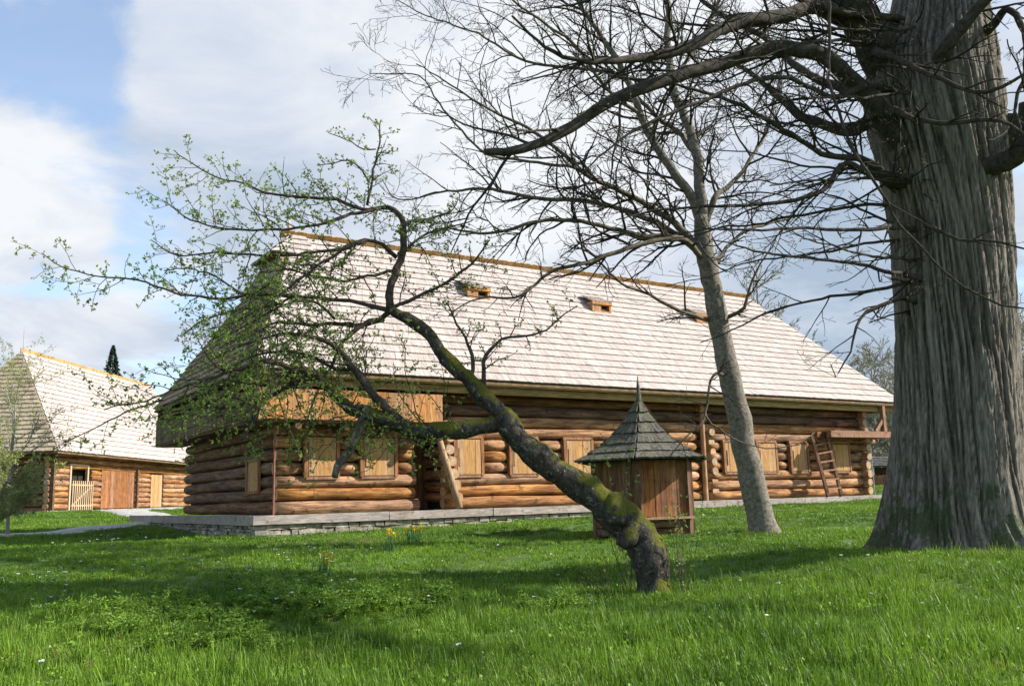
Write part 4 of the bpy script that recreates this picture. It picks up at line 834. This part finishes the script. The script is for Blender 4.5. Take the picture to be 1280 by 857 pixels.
# ------------------------------------------------------------------ grass
tuft_col=bpy.data.collections.new('tuft_sources')
def tuft(nb, rad, h, w, lean=.45, wide=False):
    mb=MB()
    for i in range(nb):
        a=rng.uniform(0,6.28); q=rad*rng.random()**.6; p=np.array([math.cos(a)*q,math.sin(a)*q,-.01]); hh=h*rng.uniform(.5,1.1)
        az=rng.uniform(0,6.28); l=lean*rng.uniform(.1,1.2); dv=np.array([math.cos(az),math.sin(az),0]); sd=np.array([-dv[1],dv[0],0])*w*rng.uniform(.6,1.2)
        V=[]
        for t,wf in ((0,1),(.4,.9),(.75,.6)):
            c=p+np.array([0,0,hh*t*(1-.25*l*t)])+dv*hh*l*t*t; V+= [c-sd*wf/2,c+sd*wf/2]
        V.append(p+np.array([0,0,hh*(1-.3*l)])+dv*hh*l*1.1)
        mb.add(V,[(0,1,3,2),(2,3,5,4),(4,5,6)])
    return mb
def broad(nb,rad,h,L):
    mb=MB()
    for i in range(nb):
        a=rng.uniform(0,6.28); q=rad*rng.random()**.6; p=np.array([math.cos(a)*q,math.sin(a)*q,h*rng.uniform(.3,1)]); d=unit(np.array([math.cos(a),math.sin(a),rng.uniform(-.1,.6)])); leafquad(mb,p,d,L*rng.uniform(.6,1.2),L*.8)
    return mb
def ferny(nb,h):
    mb=MB()
    for i in range(nb):
        a=rng.uniform(0,6.28); dv=np.array([math.cos(a),math.sin(a),0]); hh=h*rng.uniform(.6,1.1); l=rng.uniform(.3,.9)
        for t in np.linspace(.3,1,9):
            c=np.array([0,0,hh*t*(1-.35*l*t)])+dv*hh*l*t*t+rng.normal(0,.008,3)
            for s_ in (-1,1):
                d=unit(np.array([-dv[1]*s_,dv[0]*s_,.3])+dv*.5); leafquad(mb,c,d,.06*(1.25-t*.7),.022)
                leafquad(mb,c+d*.02,unit(d+rng.normal(0,.5,3)),.035,.014)
    return mb
src=[]
for i,(f) in enumerate([lambda:tuft(26,.09,.115,.0075),lambda:tuft(26,.10,.13,.007,.6),lambda:tuft(24,.08,.15,.0065,.35),lambda:tuft(30,.12,.09,.008,.7),
        lambda:broad(16,.08,.05,.035),lambda:broad(14,.07,.07,.028),lambda:ferny(9,.22),lambda:ferny(7,.28),
        lambda:tuft(46,.16,.085,.016,.6),lambda:tuft(20,.07,.24,.0075,.4),lambda:tuft(16,.10,.09,.006,1.1)]):
    m=f(); me_o=m.build('tuft_%02d'%i,MT['weed'] if i in (4,5,6,7) else (MT['dry'] if i==10 else MT['grass'])); COL.objects.unlink(me_o); tuft_col.objects.link(me_o)
def scatter(name, label, X, Y, scl, idx, col=tuft_col, cat_='grass', tilt=.12):
    n=len(X); me=bpy.data.meshes.new(name); Z=gz(X,Y); me.vertices.add(n); me.vertices.foreach_set('co',np.c_[X,Y,Z].astype(np.float32).ravel())
    a=me.attributes.new('rot','FLOAT_VECTOR','POINT'); a.data.foreach_set('vector',np.c_[rng.normal(0,tilt,n),rng.normal(0,tilt,n),rng.uniform(0,6.28,n)].astype(np.float32).ravel())
    a=me.attributes.new('scl','FLOAT','POINT'); a.data.foreach_set('value',scl.astype(np.float32))
    a=me.attributes.new('idx','INT','POINT'); a.data.foreach_set('value',idx.astype(np.int32))
    o=bpy.data.objects.new(name,me); COL.objects.link(o); tag(o,label,cat_,kind='stuff')
    ng=bpy.data.node_groups.new(name+'_nodes','GeometryNodeTree'); ng.interface.new_socket('Geometry',in_out='INPUT',socket_type='NodeSocketGeometry'); ng.interface.new_socket('Geometry',in_out='OUTPUT',socket_type='NodeSocketGeometry')
    gi=ng.nodes.new('NodeGroupInput'); go_=ng.nodes.new('NodeGroupOutput'); mp=ng.nodes.new('GeometryNodeMeshToPoints'); ip=ng.nodes.new('GeometryNodeInstanceOnPoints'); ci=ng.nodes.new('GeometryNodeCollectionInfo')
    ci.inputs['Collection'].default_value=col; ci.inputs['Separate Children'].default_value=True; ci.inputs['Reset Children'].default_value=True
    ip.inputs['Pick Instance'].default_value=True
    def na_(nm,ty): q=ng.nodes.new('GeometryNodeInputNamedAttribute'); q.data_type=ty; q.inputs['Name'].default_value=nm; return q.outputs['Attribute']
    L=ng.links.new; L(gi.outputs[0],mp.inputs['Mesh']); L(mp.outputs[0],ip.inputs['Points']); L(ci.outputs[0],ip.inputs['Instance']); L(na_('idx','INT'),ip.inputs['Instance Index'])
    L(na_('rot','FLOAT_VECTOR'),ip.inputs['Rotation']); L(na_('scl','FLOAT'),ip.inputs['Scale']); L(ip.outputs[0],go_.inputs[0])
    md=o.modifiers.new('scatter','NODES'); md.node_group=ng
    return o
def inview(X,Y,m=1.0): return (np.abs(X)<Y*.60+m)
def hloc(X,Y): P=np.c_[X,Y]-A; return P@D, P@Ev
def clear(X,Y):
    s,w=hloc(X,Y); ok=~((s>-1.0)&(s<20.6)&(w>-.98)&(w<9)); ok&=~(pathdist(X,Y)<.9+rng.uniform(0,.25,len(X)))
    P=np.c_[X,Y]-LC; s=P@DL; w=P@np.array([-DL[1],DL[0]]); ok&=~((s>-.3)&(s<13)&(w>-.2)&(w<8))
    ok&=(np.hypot(X-HCx,Y-HCy)>.85)&(np.hypot(X-bx,Y-by)>.95)&(np.hypot(X-tb[0],Y-tb[1])>.3)&(np.hypot(X-ab[0],Y-ab[1])>.2)
    return ok
XS=[];YS=[];SS=[];IS=[]
def field(y0,y1,dens,kinds,probs,s0,s1,far=False):
    xm=y1*.6+1.2; n=int(dens*(y1-y0)*2*xm); X=rng.uniform(-xm,xm,n); Y=rng.uniform(y0,y1,n); k=inview(X,Y,1.2)&clear(X,Y); X=X[k];Y=Y[k]
    pn=.5+.5*np.sin(X*1.3+np.sin(Y*1.7))*np.sin(Y*1.1+.6*X)
    XS.append(X);YS.append(Y);SS.append(rng.uniform(s0,s1,len(X))*(.75+.5*pn));IS.append(rng.choice(kinds,len(X),p=probs))
field(4.2,7.5,190,[0,1,2,3,4,5,9],[.2,.2,.19,.14,.1,.08,.09],.7,1.15)
field(7.5,11,130,[0,1,2,3,4,5,9],[.22,.2,.17,.18,.1,.08,.05],.65,1.05)
field(11,17,75,[0,1,3,4,5,8],[.2,.2,.2,.12,.08,.2],.6,.95)
field(17,30,34,[3,8,1,4],[.2,.6,.1,.1],.65,1.0)
field(30,58,16,[8,3],[.85,.15],.8,1.3)
def drypatch(cx,cy,rx,ry,n):
    X=cx+rng.normal(0,rx,n); Y=cy+rng.normal(0,ry,n); k=clear(X,Y); XS.append(X[k]);YS.append(Y[k]);SS.append(rng.uniform(.6,1.1,k.sum()));IS.append(np.full(k.sum(),10))
for px_,py_,Y_,rx,ry,n in ((130,770,8,.5,.5,90),(60,800,7,.5,.3,80),(230,745,9,.5,.4,60),(1240,840,5.6,.35,.25,40),(1050,800,6.3,.3,.3,25),(620,820,6,.4,.3,25),(430,672,16.6,1.2,.25,90)):
    c=at(px_,py_,Y_); drypatch(c[0],c[1],rx,ry,n)
X_=rng.uniform(-8,8,500);Y_=rng.uniform(5,14,500);k=clear(X_,Y_); XS.append(X_[k]);YS.append(Y_[k]);SS.append(rng.uniform(.5,1,k.sum()));IS.append(np.full(k.sum(),10))
X=np.concatenate(XS);Y=np.concatenate(YS)
scatter('grass','green lawn grass covering the whole yard',X,Y,np.concatenate(SS),np.concatenate(IS))
# ferny weeds patch, denser clumps
cl=[(at(560,725,9.6),.35),(at(700,745,8.9),.3),(at(150,735,9),.5),(at(330,735,9.3),1.1),(at(260,760,8.2),.8),(at(400,730,9.6),.9),(at(340,712,11),.8),(at(430,745,9),.7),(at(300,790,7.3),.6)]
XX=[];YY=[]
for c,q in cl:
    n=int(55*q); XX.append(c[0]+rng.normal(0,.6*q,n)); YY.append(c[1]+rng.normal(0,.55*q,n))
XX=np.concatenate(XX);YY=np.concatenate(YY)
scatter('weeds','patch of ferny weeds standing above the lawn at lower left',XX,YY,rng.uniform(.45,1.0,len(XX)),rng.choice([6,7,6,7,5],len(XX)),cat_='weeds')
# daisies
fc=bpy.data.collections.new('daisy_sources'); mb=MB()
mb.tube([(0,0,0),(0,0,.10)],[.0015,.0015],3,1)
for i in range(9):
    a_=i*.698; leafquad(mb,np.array([0,0,.10]),unit(np.array([math.cos(a_),math.sin(a_),.35])),.020,.012,0)
dm=mb.build('daisy_00',[MT['petal'],MT['dleaf']]); COL.objects.unlink(dm); fc.objects.link(dm)
n=800; Y=rng.uniform(8.5,21,n); X=-Y*rng.uniform(.12,.62,n)-.5; nn=np.sin(X*1.7+Y*.5)+np.sin(Y*1.3-X*.6)+rng.normal(0,.8,n)
k=(nn>.9)&clear(X,Y)&(rng.random(n)<.85); X=X[k];Y=Y[k]
X2=rng.uniform(-6,8,40);Y2=rng.uniform(6,16,40); X=np.r_[X,X2];Y=np.r_[Y,Y2]
scatter('daisies','tiny white daisies dotted over the left lawn',X,Y,rng.uniform(.6,1.3,len(X)),np.zeros(len(X)),col=fc,cat_='flowers')
# daffodils
def daff(px,py,Y,nf,label):
    b=at(px,py,Y); b[2]=float(gz(b[0],b[1])); e=empty('daffodil_clump',b,0,label=label,cat='flower',group='daffodil clumps in the lawn')
    m=tuft(34,.12,.34,.014,.45); m.build('leaves',MT['dleaf'],e)
    mb=MB()
    for i in range(nf):
        c=np.array([rng.normal(0,.10),rng.normal(0,.10),rng.uniform(.22,.38)]); mb.tube([(c[0]*.5,c[1]*.5,0),c],[.003,.003],4,1)
        f=unit(np.array([rng.normal(0,.5),-1,.1])); 
        for k_ in range(6):
            d=perp(f,R(80),k_*1.047); leafquad(mb,c,d,.042,.03)
        mb.tube([c,c+f*.035],[.012,.018],7)
    mb.build('flowers',[MT['yellow'],MT['dleaf']],e)
daff(489,696,15.2,5,'daffodil clump with few yellow flowers before the stone base')
daff(516,678,16.2,9,'taller daffodil clump with many yellow flowers close to the stone base')
daff(402,722,12.2,4,'small orange yellow daffodils in the open grass at left')

# ------------------------------------------------------------------ light and sky
SAZ, SEL = R(0), R(36)                                  # sun direction: mostly from +X
sv=Vector((math.cos(SEL)*math.cos(SAZ),math.cos(SEL)*math.sin(SAZ),math.sin(SEL)))
ld=bpy.data.lights.new('sun','SUN'); ld.energy=5.0; ld.angle=R(.55); ld.color=(1,.95,.87); lo=bpy.data.objects.new('sun',ld); COL.objects.link(lo); lo.rotation_euler=sv.to_track_quat('Z','Y').to_euler()
wd=bpy.data.worlds.new('World'); sc.world=wd; wd.use_nodes=True; nt=wd.node_tree
for n in list(nt.nodes): nt.nodes.remove(n)
out=nt.nodes.new('ShaderNodeOutputWorld'); bg=nt.nodes.new('ShaderNodeBackground'); sky=nt.nodes.new('ShaderNodeTexSky'); sky.sky_type='NISHITA'; sky.sun_disc=False
sky.sun_elevation=SEL; sky.sun_rotation=math.pi/2-SAZ; sky.air_density=1.0; sky.dust_density=.5
tc=nt.nodes.new('ShaderNodeTexCoord'); sx=nt.nodes.new('ShaderNodeSeparateXYZ'); nt.links.new(tc.outputs['Generated'],sx.inputs[0])
zz=math_(nt,'ADD',math_(nt,'MAXIMUM',sx.outputs[2],0.),.22); cx=nt.nodes.new('ShaderNodeCombineXYZ')
nt.links.new(math_(nt,'DIVIDE',sx.outputs[0],zz),cx.inputs[0]); nt.links.new(math_(nt,'DIVIDE',sx.outputs[1],zz),cx.inputs[1])
def cn(scale,detail,rough,off,dist=0):
    mp=nt.nodes.new('ShaderNodeMapping'); mp.inputs['Location'].default_value=off; nt.links.new(cx.outputs[0],mp.inputs[0])
    n=nt.nodes.new('ShaderNodeTexNoise'); n.inputs['Scale'].default_value=scale; n.inputs['Detail'].default_value=detail; n.inputs['Roughness'].default_value=rough; n.inputs['Distortion'].default_value=dist; nt.links.new(mp.outputs[0],n.inputs['Vector']); return n.outputs['Fac']
def blob(px,py,wid):
    d=at(px,py,10); d[2]-=EYE; d=unit(d); v=nt.nodes.new('ShaderNodeVectorMath'); v.operation='DOT_PRODUCT'; nt.links.new(tc.outputs['Generated'],v.inputs[0]); v.inputs[1].default_value=tuple(d)
    c=math.cos(R(wid)); mr=nt.nodes.new('ShaderNodeMapRange'); mr.interpolation_type='SMOOTHSTEP'; mr.inputs[1].default_value=c; mr.inputs[2].default_value=1; nt.links.new(v.outputs['Value'],mr.inputs[0]); return mr.outputs[0]
cov=math_(nt,'ADD',math_(nt,'MULTIPLY',cn(1.5,9,.62,(3.1,1.7,0),.5),1.5),-.25)
for px,py,wd_,am in ((150,80,11,-.15),(30,130,7,-.15),(20,20,6,-.10),(270,290,7,-.11),(120,290,6,-.13),(480,20,6,-.05),(330,60,10,.10),(60,40,10,.03),(300,190,10,.13),(220,355,6,-.10),(60,400,4,-.05),(560,0,5,-.06),(640,150,25,.22),(330,80,9,.10),(20,240,6,.26),(160,330,5,.16),(60,370,6,.14),(900,200,20,.25),(1090,440,14,.2)):
    cov=math_(nt,'ADD',cov,math_(nt,'MULTIPLY',blob(px,py,wd_),am))
beh=nt.nodes.new('ShaderNodeMapRange'); beh.inputs[1].default_value=.25; beh.inputs[2].default_value=-.35; beh.inputs[3].default_value=0; beh.inputs[4].default_value=-.22; nt.links.new(sx.outputs[1],beh.inputs[0]); cov=math_(nt,'ADD',cov,beh.outputs[0])
cr=ramp(nt,[(.34,.22),(.56,1.)]); cr.color_ramp.interpolation='EASE'; nt.links.new(cov,cr.inputs[0])
dens=cn(2.4,9,.62,(7.7,2.2,0),.4)
for px,py,wd_,am in ((1090,430,16,-.20),(300,160,14,-.03),(330,300,10,-.08),(20,230,6,.25),(170,330,5,.22),(760,120,16,.22),(600,120,14,.12),(1000,330,10,-.08)):
    dens=math_(nt,'ADD',dens,math_(nt,'MULTIPLY',blob(px,py,wd_),am))
cc=ramp(nt,[(.22,(.50,.62,.78)),(.48,(.76,.84,.97)),(.72,(1.04,1.07,1.11))]); nt.links.new(dens,cc.inputs[0])
SKY=.14
sc_=nt.nodes.new('ShaderNodeVectorMath'); sc_.operation='SCALE'; nt.links.new(sky.outputs[0],sc_.inputs[0]); sc_.inputs['Scale'].default_value=1.0
cl_=nt.nodes.new('ShaderNodeVectorMath'); cl_.operation='SCALE'; nt.links.new(cc.outputs[0],cl_.inputs[0]); cl_.inputs['Scale'].default_value=.49/SKY
mx=mixc(nt,sc_.outputs[0],cl_.outputs[0],cr.outputs[0]); nt.links.new(mx,bg.inputs[0]); bg.inputs[1].default_value=SKY; nt.links.new(bg.outputs[0],out.inputs[0])

# ------------------------------------------------------------------ camera
cd=bpy.data.cameras.new('camera'); co=bpy.data.objects.new('camera',cd); COL.objects.link(co); sc.camera=co
cd.sensor_width=36; cd.lens=36*FPX/1280; cd.clip_start=.05; cd.clip_end=5000
Rr=Vector((1,0,0)); U=Vector((0,-ST,CT)); F=Vector((0,CT,ST)); xc=Rr*CR-U*SR; yc=Rr*SR+U*CR
m=Matrix((xc,yc,-F)).transposed().to_4x4(); m.translation=(0,0,EYE); co.matrix_world=m
sc.render.engine='CYCLES'; sc.cycles.max_bounces=6; sc.cycles.diffuse_bounces=3; sc.cycles.glossy_bounces=2; sc.cycles.transmission_bounces=3; sc.cycles.use_denoising=True
sc.view_settings.view_transform='Standard'; sc.view_settings.look='None'; sc.view_settings.exposure=.85; sc.view_settings.gamma=1; sc.view_settings.use_curve_mapping=False
sc.render.resolution_x=1024; sc.render.resolution_y=685
